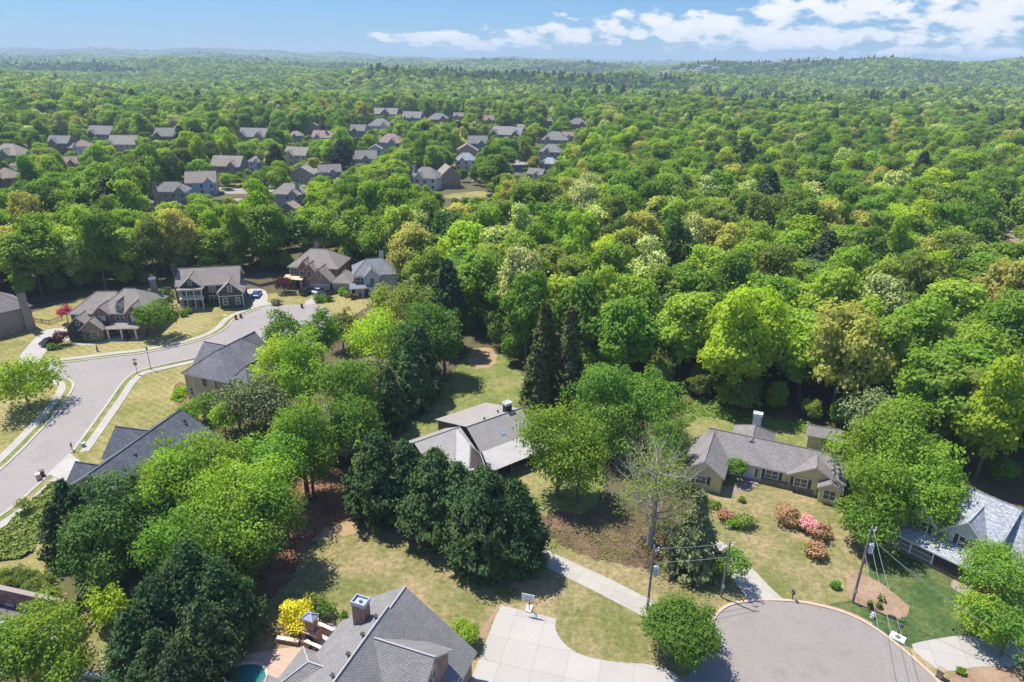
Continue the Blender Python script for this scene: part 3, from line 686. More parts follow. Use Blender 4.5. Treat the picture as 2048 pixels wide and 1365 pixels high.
SH_PALE = shingle('shingle_pale', (0.36, 0.38, 0.41), 0.21, 0.32); SH_PINK = shingle('shingle_pinkish', (0.34, 0.245, 0.205), 0.21, 0.18); SH_TAN = shingle('shingle_tan', (0.32, 0.28, 0.24), 0.21, 0.16); SH_DK = shingle('shingle_dark', (0.14, 0.13, 0.13), 0.21, 0.2)
ROOFM = metal_roof('metal_roof_taupe', (0.335, 0.31, 0.28), 0.45, 0.97); CORR = metal_roof('corrugated_white', (0.40, 0.38, 0.36), 0.36, 0.8, 0.5); CORRW = metal_roof('corrugated_bright', (0.33, 0.325, 0.32), 0.5, 0.9, 0.6)

# --- A: the large grey-roofed brick house at the bottom edge
h = House('brick_house', 'large brick house with light grey shingle roof and tall brick chimney beside the swimming pool', (-14.6, 42.0), -19.6, [BR_TAN], SH_GREY, CREAM)
h.B(-5.2, -14, 7.7, 12.7, 5.5, 8.9, 'gable', 'v', ridge=0.40, ze2=3.1)
h.B(-5.4, -14, 7.5, 9.2, 5.9, 9.5, 'gable', 'v', ridge=0.42, ze2=3.5)
h.B(0.6, 1.8, 6.7, 9.4, 6.3, 9.15, 'gable', 'u')
h.B(-7.4, -0.6, 0.0, 5.4, 5.3, 7.6, 'hipA', 'u')
h.B(-10.2, -2.0, -6.7, 3.2, 2.9, 4.3, 'hipA', 'u')
h.finish([SH_GREY, CREAM, CAPS])
h.chim(-2.3, 8.1, 5.0, 10.2, 1.35, 1.0, BR_RED, GALV)
h.win('R', 5.6, 6.3, 6.2, 1.5, 1.4)
for k, vv in enumerate((7.7, 5.4, 3.0, 0.6)): h.vent(-0.5, vv, 9.25)
h.win('B', -1.5, 12.2, 3.6, 1.1, 1.5, True); h.win('B', 1.0, 12.2, 3.6, 1.1, 1.5, True); h.win('R', 4.4, 7.2, 0.8, 1.5, 1.3); h.win('L', 8.6, -4.6, 3.2, 1.0, 1.5)
h.win('R', -2.0, 7.2, 0.8, 1.5, 1.3); h.win('L', 3.0, -7.0, 2.8, 1.3, 1.3)

# --- B: metal-roofed house in the middle
h = House('metal_roof_house', 'low house with taupe metal roof and corrugated white porch roof in the centre', (-4.4, 89.4), 37.4, [SD_BROWN], ROOFM, DARKW)
h.B(-0.2, -0.1, 10.2, 13.4, 2.9, 5.55, 'gable', 'u', ridge=0.285, ze2=2.5)
h.B(10.2, -0.1, 14.6, 8.0, 2.9, 5.55, 'gable', 'u', ridge=0.475, ze2=2.9)
h.B(-8.6, 0.0, -0.4, 9.6, 2.7, 4.95, 'gable', 'u', ridge=0.55)
h.shed([(-0.1, -4.5, 2.25), (14.4, -4.5, 2.25), (14.4, -0.1, 2.92), (0.0, -0.1, 2.92)], 0.12, 3)
h.shed([(-1.6, -4.5, 2.25), (-0.1, -4.5, 2.25), (0.0, -0.1, 2.92)], 0.12, 4)
# the projecting bay: bright hip face on its left, taupe face on its right
h.shed([(-4.6, 0.0, 2.75), (-4.1, -2.6, 2.45), (-1.4, 1.0, 4.2), (-1.3, 4.9, 4.97)], 0.1, 4)
h.shed([(-4.1, -2.6, 2.45), (-1.5, -3.4, 2.3), (-0.3, -0.2, 2.93), (-1.4, 1.0, 4.2)], 0.1, 0)
h.finish([ROOFM, DARKW, ROOFM, CORR, CORRW])
h.slabpart('porch_floor', -0.6, -4.2, 14.2, 0.3, 0, 0.25, WOOD)
for uu in (-1.0, 2.6, 6.2, 9.8, 13.6): h.post(uu, -4.2, 0.25, 2.12, 0.08, WOOD, 'porch_post')
h.rail(2.7, -4.2, 9.7, -4.2, 0.25, 0.8, WOOD)
h.chim(8.2, 4.5, 4.6, 6.7, 1.15, 0.95, DARKW, WHITE)
for uu in (4.9, 12.2):
    mb = MB(); k = (5.55 - 2.9) / 3.85
    P = [h.w(uu + a, 1.0 + b, 2.9 + k * (1.1 + b) + c) for a, b, c in ((-.3, 0, .12), (.3, 0, .12), (.3, 1.2, .12), (-.3, 1.2, .12))]
    mb.slab(P, 0.14); o = mb.build('skylight', GALV, h.roofo)
h.win('F', 3.5, 0.3, 0.9, 1.2, 1.3, False, DARKW); h.win('F', 8.5, 0.3, 0.9, 1.2, 1.3, False, DARKW); h.door('F', 6.0, 0.3, 0.25, 0.95, 2.0, WOOD); h.vent(3.6, 4.4, 5.35); h.vent(7.0, 5.4, 5.1)
h.win('L', 5.0, -8.2, 1.0, 1.2, 1.1, False, DARKW)

# --- C: yellow ranch
h = House('ranch_house', 'long yellow ranch house with grey shingle roof, dark shutters and white rear chimney', (33.2, 88.4), -23.5, [SD_YEL, STONE], SH_RANCH, WHITE)
h.B(-4.2, -0.2, 15.8, 7.9, 2.75, 5.2, 'gable', 'u')
h.B(-6.3, -5.9, -0.1, 4.0, 2.75, 5.0, 'gable', 'v')
h.B(8.0, -0.6, 15.3, 4.4, 2.72, 4.85, 'gable', 'v')
h.B(-0.8, 3.0, 5.6, 11.2, 2.8, 5.19, 'hipB', 'v')
h.B(12.2, -1.9, 15.6, 1.0, 2.5, 3.55, 'gable', 'v', ov=0.35)
h.finish([SH_RANCH, WHITE, SH_RANCH])
h.chim(2.5, 10.4, 0.0, 5.9, 1.3, 0.9, SD_PALE, WHITE)
h.slabpart('stone_base', 4.6, -0.26, 11.9, 0.19, 0, 0.85, STONE)
h.slabpart('stone_base', 8.35, -0.30, 11.85, -0.22, 0, 0.86, STONE)
h.slabpart('porch_floor', 0.2, -1.0, 4.4, 0.15, 0, 0.14, concrete('porch_pavers', (0.26, 0.21, 0.19), 0.4, 0.3))
h.win('F', -3.4, -5.5, 1.0, 1.5, 1.25, True); h.win('F', 6.0, 0.2, 1.05, 1.7, 1.2, True); h.win('F', 10.0, -0.2, 1.0, 1.7, 1.3, True)
h.win('F', 13.9, -1.55, 0.75, 1.5, 1.4, False); h.door('F', 2.9, 0.2, 0.14, 1.0, 2.05, BLIND); h.win('F', 1.9, 0.2, 0.5, 0.4, 1.6, False, grid=False); h.win('F', 3.85, 0.2, 0.5, 0.4, 1.6, False, grid=False); h.win('F', 0.9, 0.2, 1.0, 0.9, 1.2, True)
h.win('L', -0.5, 12.55, 0.85, 0.7, 1.3, False)
h.post(0.2, 0.02, 0.14, 2.55, 0.07); h.post(4.5, 0.02, 0.14, 2.55, 0.07)
h.win('L', 5.5, -0.4, 1.0, 1.2, 1.2)
hd = House('garden_shed', 'small yellow garden shed with grey roof behind the ranch house', (48.4, 96.9), -19, [SD_YEL], SH_RANCH, CREAM, cat='shed')
hd.B(-0.3, -0.3, 4.9, 3.4, 2.3, 3.35, 'gable', 'u', ov=0.25); hd.finish([SH_RANCH, CREAM, SH_RANCH]); hd.win('F', 2.5, -0.05, 1.05, 0.6, 0.8, False, DARKW); hd.door('L', 1.5, -0.05, 0, 0.9, 1.8, SD_YEL)

# --- D: pale house at the right edge
h = House('porch_house', 'pale two-storey house with mottled grey shingle roof and railed front porch at the right edge', (53.0, 69.0), -50, [SD_PALE], SH_PALE, WHITE)
h.B(-6.0, 1.8, 5.8, 13.6, 4.7, 8.0, 'gable', 'u')
h.B(-0.4, 1.2, 4.9, 8.0, 4.55, 7.2, 'gable', 'v')
h.B(-4.8, 0.8, -0.2, 8.0, 4.5, 6.5, 'gable', 'v')
h.B(5.4, 3.4, 14.5, 11.4, 3.6, 7.2, 'gable', 'u')
h.shed([(-5.6, -1.0, 2.45), (5.4, -1.0, 2.45), (4.6, 1.65, 3.4), (-5.0, 1.65, 3.4)])
h.shed([(5.4, -1.0, 2.45), (6.6, 1.0, 2.45), (9.0, 3.4, 3.2), (4.6, 1.65, 3.4)])
h.finish([SH_PALE, WHITE, SH_PALE])
h.slabpart('porch_floor', -5.3, -0.7, 5.1, 2.1, 0, 0.5, plain('brick_floor', (0.22, 0.15, 0.12), 0.9, 0.2, 4))
for uu in (-5.1, -2.4, 0.2, 4.9): h.post(uu, -0.55, 0.5, 2.4, 0.1)
h.rail(-5.0, -0.55, -2.5, -0.55, 0.5); h.rail(-2.3, -0.55, 0.1, -0.55, 0.5)
h.win('F', -2.5, 1.2, 3.3, 1.6, 1.25, True); h.win('F', 2.3, 1.6, 3.2, 1.0, 1.5, True); h.win('F', -3.6, 2.2, 0.9, 1.6, 1.4); h.door('F', 0.9, 1.6, 0.5, 1.0, 1.9, WHITE); h.win('F', 3.2, 1.6, 0.9, 1.6, 1.3); h.win('F', -1.2, 2.2, 0.9, 1.2, 1.4); h.win('F', 9.5, 3.8, 0.9, 1.2, 1.2)

# --- E: slate-roofed house on the left street
h = House('slate_roof_house', 'house with dark slate-grey shingle roof and stepped gables beside the left driveway, half under trees', (-61.0, 73.5), -12, [SD_CREAM], SH_SLATE, CREAM)
h.B(0.9, 1.5, 13.7, 19.5, 4.4, 8.6, 'gable', 'v')
h.B(0.1, 10.6, 7.5, 17.8, 4.4, 7.6, 'gable', 'u'); h.B(0.0, 3.0, 7.0, 10.0, 3.2, 6.3, 'gable', 'u'); h.B(4.2, 0.3, 7.6, 5.5, 4.4, 6.1, 'gable', 'v')
h.finish([SH_SLATE, CREAM, SH_SLATE])
h.win('F', 5.9, 0.7, 4.2, 1.0, 0.8, False, CREAM); h.win('L', 14, 0.5, 1.2, 1.2, 1.4, False, CREAM); h.door('L', 6.5, 0.4, 0, 2.6, 2.2, CREAM, 'garage_door'); h.vent(8.6, 8, 7.6); h.vent(8.8, 18.0, 7.5); h.vent(9.3, 17.6, 7.2)
h.win('F', 11, 1.9, 1.2, 1.2, 1.4, False, CREAM)

# --- F: tan hip-roofed house
O = U(362, 747, 5.2)
h = House('tan_house', 'tan stucco house with charcoal hip roof standing above the street bend', O, -20.0, [SD_TAN], SH_CHAR, CREAM)
h.B(0, 0, 10.6, 14.0, 5.2, 9.0, 'hip', 'v', ins=4.0)
h.B(1.0, 7.0, 6.8, 15.5, 5.2, 8.2, 'gable', 'v'); h.B(-1.2, 4.0, 6, 11.0, 5.2, 8.3, 'gable', 'u')
h.B(7.0, 8.0, 16.5, 18.5, 5.0, 8.7, 'hip', 'u'); h.B(9.4, 1.6, 13.4, 8.5, 4.8, 7.0, 'hipA', 'v')
h.finish([SH_CHAR, CREAM, SH_CHAR])
h.slabpart('bay', 2.4, 0.12, 7.2, 0.45, 1.6, 4.9, SD_TAN)
h.slabpart('trim_band', 2.3, 0.08, 7.3, 0.16, 1.5, 1.68, CREAM)
for uu in (2.32, 7.1): h.slabpart('trim_board', uu, 0.06, uu + .18, 0.11, 1.68, 4.9, CREAM)
h.slabpart('corner_board', 0.32, 0.30, 0.52, 0.39, 0, 5.1, CREAM); h.slabpart('corner_board', 10.06, 0.30, 10.26, 0.39, 0, 5.1, CREAM)
h.win('F', 5.0, 0.1, 3.6, 0.5, 1.1, False, DARKW, False); h.win('R', 3.4, 10.2, 2.7, 0.9, 1.6); h.win('R', 5.0, 10.2, 2.7, 0.9, 1.6); h.win('F', 11.5, 2.0, 2.2, 1.2, 1.6, False, SHUT)
h.win('F', 1.4, 0.4, 1.0, 0.8, 1.4); h.win('L', 8, -0.8, 1.2, 1.2, 1.5); h.vent(3.9, 2.8, 6.9); h.vent(4.7, 2.7, 6.9)
o = h.chim(12.6, 9.5, 5.5, 8.2, 1.2, 1.0, BR_RED, BLACK)

# --- G: brick and siding house with four gables
h = House('gabled_house', 'brick house with brown-grey roof, small gables and white porch behind the round street tree', (-97.3, 138.0), 5.0, [BR_BRN, SD_GRN], SH_BRN, CREAM)
h.B(-0.4, 2.6, 8.5, 13.2, 5.0, 8.4, 'hipA', 'u', wmi=1); h.B(5.5, 2.0, 17.0, 14.0, 5.2, 9.0, 'hip', 'u', ins=4.6)
h.B(0.2, -1.0, 6.0, 5.5, 2.9, 5.5, 'gable', 'v', wmi=1); h.B(3.4, -1.6, 8.6, 4.5, 2.7, 5.0, 'gable', 'v'); h.B(5.2, 1.2, 9.2, 6.5, 5.2, 7.1, 'gable', 'v'); h.B(12.0, 1.2, 16.2, 6.5, 5.2, 7.3, 'gable', 'v'); h.B(9.8, 2.6, 11.4, 6.5, 6.4, 7.8, 'gable', 'v', ov=.15)
h.shed([(8.2, -1.0, 2.7), (15.6, -1.0, 2.7), (15.6, 1.8, 3.3), (8.2, 1.8, 3.3)], mi=0)
h.finish([SH_BRN, CREAM, SH_BRN])
h.chim(14.3, 13.2, 0, 9.6, 1.2, 1.0, SH_CHAR, GALV)
for uu in (9.0, 11.8, 14.8): h.post(uu, -0.7, 0.2, 2.6, 0.16)
h.slabpart('porch_floor', 8.2, -1.0, 15.4, 2.3, 0, 0.2, CONC2)
h.win('F', 3.1, -0.6, 3.6, 0.6, 0.7, False, CREAM, False); h.win('F', 7.2, 1.6, 3.1, 1.4, 1.6, True, glass=BLIND); h.win('F', 10.6, 2.4, 3.5, 1.6, 1.2); h.win('F', 14.1, 1.6, 3.2, 1.4, 1.6, True, glass=BLIND); h.win('F', 10.6, 2.72, 6.0, 0.6, 0.9)
h.win('F', 6.4, -1.2, 0.8, 1.3, 1.3); h.door('F', 11.2, 2.4, 0.2, 1.1, 2.2, DARKW); h.win('F', 13.6, 2.4, 0.9, 1.2, 1.5); h.door('L', 2.0, 0.6, 0, 2.6, 2.2, WHITE, 'garage_door')

# --- H: dark green two-storey house
h = House('green_house', 'dark green two-storey house with white double-decker porch and taupe roof by the blue car', (-82.3, 158.6), 13.0, [SD_GRN], SH_BRN, WHITE)
h.B(-0.6, 1.4, 14.6, 10.6, 5.3, 8.6, 'gable', 'u'); h.B(0.4, -0.6, 6.4, 6.0, 5.3, 8.0, 'gable', 'v'); h.B(9.4, -2.2, 15.8, 6.0, 4.0, 6.9, 'gable', 'v')
h.finish([SH_BRN, WHITE, SH_BRN])
h.chim(-0.9, 5.2, 0, 9.6, 0.9, 1.7, SD_GRN, BLACK)
h.slabpart('porch_floor', 0.6, -1.8, 6.2, -0.21, 0, 0.25, CONC2); h.slabpart('balcony_floor', 0.6, -1.8, 6.2, -0.21, 2.7, 2.9, WHITE)
h.slabpart('porch_ceiling', 0.55, -1.9, 6.25, -0.21, 5.0, 5.25, WHITE)
h.slabpart('porch_roof', 0.4, -2.1, 6.4, -0.19, 5.25, 5.4, SH_BRN)
for uu in (0.8, 2.6, 4.3, 6.0):
    h.post(uu, -1.65, 0.25, 2.7, 0.1); h.post(uu, -1.65, 2.9, 5.0, 0.1)
h.rail(0.9, -1.65, 5.9, -1.65, 2.9, 0.9); h.rail(0.9, -1.65, 2.5, -1.65, 0.25, 0.9)
for uu in (1.7, 3.4, 5.1): h.win('F', uu, -0.2, 3.1, 0.9, 1.6); 
h.win('F', 1.7, -0.2, 0.6, 0.9, 1.6); h.win('F', 3.4, -0.2, 0.6, 0.9, 1.6); h.door('F', 5.1, -0.2, 0.25, 1.0, 2.1, plain('red_door', (0.16, 0.05, 0.04)))
h.win('F', 3.4, -0.2, 6.0, 0.6, 0.9); h.win('F', 7.9, 1.8, 3.4, 1.5, 1.3); h.win('F', 7.9, 1.8, 0.7, 1.9, 1.7); h.win('F', 12.6, -1.8, 4.3, 0.8, 1.4); h.win('F', 11.2, -1.8, 1.0, 0.9, 1.6); h.win('F', 14.1, -1.8, 1.0, 0.9, 1.6)
for uu in (9.75, 15.3): h.slabpart('corner_board', uu, -1.9, uu + .15, -1.78, 0, 3.9, WHITE)
h.slabpart('trim_band', 9.9, -1.9, 15.3, -1.79, 3.1, 3.28, WHITE); h.slabpart('corner_board', 0.78, -0.28, 0.93, -0.19, 0, 5.0, WHITE)

# --- I: red brick hip-roofed house
h = House('red_brick_house', 'red brick two-storey house with taupe hip roof, pale garage doors and cars parked in front', (-61.0, 176.0), -5.5, [BR_RED, SD_CREAM], SH_BRN, CREAM)
h.B(-0.4, 2.0, 13.8, 13.5, 5.4, 9.2, 'hip', 'u', ins=4.8); h.B(2.6, 1.0, 6.6, 7, 5.2, 7.6, 'gable', 'v'); h.B(4.6, 0.4, 8.0, 6, 5.0, 6.9, 'gable', 'v'); h.B(6.8, -2.4, 13.2, 5.0, 3.2, 6.4, 'gable', 'v'); h.B(12.8, -2.0, 18.4, 6.0, 2.8, 5.0, 'hip', 'v', wmi=1)
h.shed([(-1.0, -0.6, 2.7), (4.6, -0.6, 2.7), (4.6, 2.2, 3.2), (-1.0, 2.2, 3.2)], mi=3)
h.finish([SH_BRN, CREAM, SH_BRN, plain('yellow_porch_roof', (0.55, 0.42, 0.25), 0.5)])
h.chim(4.2, 12.8, 0, 10.3, 1.0, 1.0, BR_RED, BLACK)
h.win('F', 1.3, 2.4, 3.3, 1.6, 1.4); h.win('F', 3.9, 1.4, 3.2, 1.0, 1.2); h.win('F', 6.3, 0.8, 3.1, 1.0, 1.7, arch=True); h.win('F', 10.0, -2.0, 3.9, 0.8, 1.2); h.door('F', 8.7, -2.0, 0, 2.3, 2.2, plain('garage_door_pink', (0.50, 0.38, 0.33)), 'garage_door'); h.door('F', 11.4, -2.0, 0, 2.3, 2.2, plain('garage_door_cream', (0.50, 0.38, 0.33)), 'garage_door'); h.door('F', 15.4, -1.6, 0, 2.5, 2.1, plain('garage_door_tan', (0.36, 0.27, 0.22)), 'garage_door')
h.post(-0.6, -0.4, 0, 2.6, 0.14); h.post(1.8, -0.4, 0, 2.6, 0.14); h.post(4.2, -0.4, 0, 2.6, 0.14); h.door('F', 2.0, 2.4, 0, 1.0, 2.1, DARKW); h.win('F', 5.9, 0.8, 0.6, 1.6, 1.8)

# --- J: half hidden grey-roofed house
h = House('grey_gabled_house', 'pale house with blue-grey roof half hidden by trees beside the red brick house', (-41.5, 169.5), 14, [SD_PALE], SH_SLATE, WHITE)
h.B(0, 1.5, 12, 12, 5.2, 8.3, 'hip', 'u', ins=4); h.B(2.6, 0, 7.2, 6, 5.0, 7.4, 'gable', 'v'); h.shed([(-1.0, -1.2, 2.6), (5.0, -1.2, 2.6), (5.0, 2.0, 3.2), (-1.0, 2.0, 3.2)])
h.finish([shingle('shingle_bluegrey', (0.20, 0.21, 0.23), 0.21, 0.2), WHITE, SH_SLATE]); h.chim(8.2, 11.2, 0, 9.5, 1.1, 0.9, BLIND, BLACK)
h.win('F', 1.4, 1.9, 3.2, 1.2, 1.3, True); h.win('F', 4.9, 0.4, 3.2, 1.0, 1.4); h.post(-0.7, -1.0, 0, 2.5, 0.1); h.post(2.2, -1.0, 0, 2.5, 0.1); h.post(4.8, -1.0, 0, 2.5, 0.1); h.door('F', 3.4, 0.4, 0, 1.0, 2.1, DARKW)

# --- K: house at the left edge
x0, y0 = U(72, 657)
h = House('taupe_house', 'tall taupe house with a full-height side chimney cut off by the left edge', (x0, y0), 52, [SD_TAUPE, BR_TAN], SH_BRN, CREAM)
h.B(-13, -0.4, 0.4, 12, 5.4, 9.0, 'hip', 'u', ins=5)
h.finish([shingle('shingle_brown_dark', (0.20, 0.18, 0.165), 0.21, 0.16), SD_BROWN, SH_BRN])
h.slabpart('brick_base', -12.4, -0.1, 0.05, -0.01, 0, 1.3, BR_TAN); h.chim(-1.2, -0.35, 0, 9.0, 1.5, 0.7, SD_TAUPE, BLACK); h.win('F', -7, 0.0, 3.4, 1.2, 1.3)

# --- L: workshop under the trees
x0, y0 = U(640, 925)
h = House('workshop', 'low wooden shed with brown debris-covered roof in the shade between the trees', (x0, y0), -24, [DARKW], plain('leafy_roof', (0.30, 0.24, 0.21), 0.9, 0.5, 1.2), WOOD, cat='shed')
h.B(0, 0, 5.0, 6.5, 2.2, 3.1, 'gable', 'v', ov=.3); h.finish(); h.door('F', 2.5, 0.3, 0, 1.6, 1.8, WOOD)

# ------------------------------------------------------------------ far houses
FARN = [0]
def far_house(px, pyb, wpx, kind, wall, roof, label, trim=None, ang=0, dep=0.7, two=True, gable=None, name='house', chimney=0, wing=0):
    x, y = U(px - wpx / 2, pyb); d = math.hypot(x, y); L = (U(px + wpx / 2, pyb)[0] - x)
    view = -math.degrees(math.atan2(x + L / 2, y))
    L = L * 0.98; D = L * dep; ze = 5.7 if two else 3.2; ang = ang + ((px * 7 + pyb * 3) % 31 - 15); zr = ze + min(5.4, min(L, D) * 0.42)
    h = House(name, label, (x, y), ang, wall, roof, trim or WHITE, group='houses of the far neighbourhood')
    if kind == 'gv': h.B(0, 0, L, D, ze, zr, 'gable', 'v')
    else: h.B(0, 0, L, D, ze, zr, 'hip' if kind == 'hip' else 'gable', 'u')
    if gable is None and kind != 'gv' and L > 9: g_ = .08 + (FARN[0] * 37 % 50) / 100; FARN[0] += 1; gable = [(g_, g_ + .36)]
    if gable is not None:
        for g0, g1 in gable: h.B(L * g0, -1.4, L * g1, D * 0.5, ze - 0.3, min(zr - .2, ze - 0.3 + L * (g1 - g0) * 0.5), 'gable', 'v')
    if wing: 
        a, b = (L, L * (1 + wing)) if wing > 0 else (L * wing, 0)
        h.B(a, -1.0, b, D * 0.75, 3.2, 5.6, 'gable', 'u')
    h.finish([roof, trim or WHITE, roof])
    if chimney: h.chim(L * abs(chimney), D * 0.3 if chimney > 0 else -0.2, 0, zr + 1.2, 1.3, 1.1, wall[0], BLACK)
    n = max(2, int(L / 3.4))
    for k in range(n):
        uu = L * (k + .5) / n
        off = 0.4
        if gable is not None and any(L * g0 - 0.3 < uu < L * g1 + .3 for g0, g1 in gable): off = -1.0
        h.win('F', uu, off, ze - 2.1, 1.1, 1.4, False, grid=False)
        if two: h.win('F', uu, off, 0.8, 1.3, 1.5, False, grid=False)
    return h
Bw, Tn, Gr, Pk, Cr, Gy, Wh, Bl, Tp, Sl = [BR_BRN], [SD_TAN], [SD_GREY], [BR_RED], [SD_CREAM], [SD_GREY], [SD_WHITE], [SD_BLUE], [SD_TAUPE], [SD_SLATE]
FH = [
 (120, 305, 50, 'gu', Bw, SH_GREY, 'brick house with grey gabled roof left of the cream house', dict(gable=[(0.15, 0.6)], ang=-8, wing=.4)),
 (165, 312, 36, 'hip', Wh, SH_PINK, 'white house with pinkish roof and a wall full of dark rear windows', dict(ang=4, dep=.8)),
 (202, 285, 56, 'gu', Gy, SH_GREY, 'grey-roofed house rising behind the white and cream houses', dict(gable=[(0.1, .45)], ang=3)),
 (247, 308, 60, 'gu', Cr, SH_TAN, 'cream house with broad tan roof at the end of the left row', dict(ang=0, gable=[(0.0, .3)])),
 (142, 340, 46, 'gu', Pk, SH_PINK, 'low brick house with reddish roof and a pale front gable', dict(two=False, gable=[(.35, .8)], ang=-3)),
 (14, 330, 76, 'hip', Gy, SH_TAN, 'large grey house with tan hip roof at the far left edge', dict(ang=4, chimney=.1)),
 (38, 352, 40, 'gu', Gy, SH_BRN, 'grey house with small dark gable in front of the far-left hip roof', dict(gable=[(.1, .5)], two=False, ang=-4)),
 (8, 382, 50, 'hip', Tn, SH_TAN, 'tan hip-roofed house low on the left edge behind the forest', dict(ang=-6, dep=.9)),
 (46, 312, 20, 'gv', Gy, SH_GREY, 'narrow blue-grey roof half behind a tree left of the brick house', dict(ang=12)),
 (326, 290, 56, 'gu', Bw, SH_GREY, 'grey roof showing through trees right of the cream house', dict(ang=0)),
 (343, 412, 70, 'hip', Gy, SH_GREY, 'grey house with a tall pale chimney and white-framed rear porch', dict(ang=14, chimney=-.12, dep=.6, gable=[(.62, .98)])),
 (292, 424, 30, 'hip', Tn, SH_PINK, 'small brownish roof just left of the grey house with tall chimney', dict(two=False)),
 (404, 393, 62, 'gu', Bl, SH_TAN, 'pale blue-sided house with a brick front in deep tree shade', dict(ang=24, gable=[(.55, .95)], dep=.8)),
 (455, 355, 66, 'gu', Tp, SH_TAN, 'house with broad tan roof directly behind the pale blue-sided house', dict(ang=8)),
 (514, 345, 36, 'hip', Bl, SH_GREY, 'blue-sided house with grey hip roof left of the big round tree', dict(ang=-10)),
 (506, 290, 66, 'gu', Tn, SH_GREY, 'house with several brown-grey gabled roofs beneath tall trees', dict(gable=[(.05, .4), (.6, .95)])),
 (592, 288, 30, 'hip', Gy, SH_TAN, 'small tan hip-roofed house right of the tall tree clump', dict()),
 (645, 284, 46, 'gu', Gy, SH_PINK, 'house with long pinkish roof and dark chimney above the dark shrubs', dict(two=False, chimney=.7)),
 (628, 268, 24, 'gv', Gy, SH_GREY, 'grey roof peeking out behind the round green tree', dict()),
 (594, 330, 52, 'gu', Cr, SH_TAN, 'cream house half behind the pinkish flowering tree', dict(gable=[(0.1, .5)])),
 (606, 372, 52, 'gv', Tp, SH_TAN, 'taupe gable-ended house with a white eyebrow window', dict(ang=-14)),
 (577, 416, 66, 'hip', Gy, SH_TAN, 'grey house with brown hip roof and dark chimney above the forest edge', dict(ang=-3, chimney=.8)),
 (578, 432, 40, 'gv', Tp, SH_PINK, 'small brown gabled roof in front of the grey hip-roofed house', dict(two=False, ang=-10)),
 (662, 358, 48, 'gu', Gy, SH_GREY, 'grey-roofed house beside the far street bend', dict(ang=30, two=False)),
 (713, 277, 40, 'gu', Sl, SH_GREY, 'tall slate-blue house left of the white house', dict(ang=-12, dep=.7)),
 (759, 266, 50, 'hip', Wh, SH_GREY, 'white house with grey hip roof and pink stone front', dict(ang=5, gable=[(.55, .9)])),
 (771, 240, 52, 'gu', Bw, SH_GREY, 'dark brick house with grey steep roof on the crest', dict(gable=[(.3, .75)])),
 (824, 248, 42, 'gu', Sl, SH_GREY, 'dark house with grey roof, twin dormers and white porch columns', dict(gable=[(.1, .3), (.5, .7)])),
 (878, 252, 46, 'hip', Pk, SH_GREY, 'pink brick house with grey roof right of the porch house', dict(gable=[(.5, .9)])),
 (918, 245, 24, 'gu', Bw, SH_GREY, 'small grey roof between tree crowns right of the pink brick house', dict(ang=12)),
 (779, 302, 56, 'hip', Gy, SH_PINK, 'house with pinkish hip roof above the pale blue gable', dict(ang=-4)),
 (752, 318, 30, 'gv', Bl, SH_TAN, 'pale blue gable-ended house with one dark window', dict(ang=4)),
 (729, 330, 54, 'gu', Gy, SH_GREY, 'low grey roof in front of the pale blue gable', dict(ang=8, two=False)),
 (848, 378, 64, 'hip', Wh, SH_GREY, 'white hip-roofed house standing alone at the forest edge', dict(ang=-6, chimney=.12)),
 (903, 378, 46, 'gv', Tp, SH_TAN, 'taupe house with plain gable end beside the white hip-roofed house', dict(ang=18, dep=1.1)),
 (933, 342, 46, 'hip', Wh, SH_PALE, 'white house with pale roof behind the taupe gable house', dict(ang=-2)),
 (935, 322, 48, 'gv', Tn, SH_GREY, 'tan gable rising behind the white house with pale roof', dict(ang=10)),
 (955, 305, 48, 'gu', Gy, SH_GREY, 'grey-roofed house in the row left of the turning circle', dict(ang=20)),
 (976, 254, 34, 'gu', Tn, SH_PINK, 'house with red-pink roof between tall trees', dict()),
 (1012, 284, 66, 'gu', Pk, SH_GREY, 'brick house with grey gabled roofs at the head of the far street', dict(gable=[(0, .3), (.7, 1.0)], ang=-5)),
 (1044, 270, 22, 'gu', Gy, SH_TAN, 'tan roof just right of the brick house at the street head', dict(ang=-20)),
 (1096, 255, 22, 'gu', Gy, SH_GREY, 'grey roof strip behind the round pale tree', dict()),
 (1157, 262, 38, 'hip', Pk, SH_GREY, 'brick house with grey roof at the right end of the neighbourhood', dict()),
 (1108, 296, 54, 'hip', Gy, SH_GREY, 'large grey multi-gabled house right of the turning circle', dict(ang=-20, gable=[(.1, .4)])),
 (1136, 288, 26, 'gu', Gy, SH_PINK, 'pinkish roof touching the right-hand forest', dict()),
 (1099, 322, 48, 'hip', Gy, SH_GREY, 'grey hip-roofed house below the multi-gabled house', dict(ang=-12)),
 (1096, 338, 38, 'hip', Gy, SH_PALE, 'low light grey roof under the grey hip-roofed house', dict(two=False, ang=-15)),
 (1070, 360, 36, 'gu', Gy, SH_GREY, 'grey gabled roof lowest in the right-hand row', dict(two=False, ang=-25)),
]
for px, pyb, wpx, kind, wall, roof, lab, kw in FH: far_house(px, pyb, wpx, kind, wall, roof, lab, **kw)
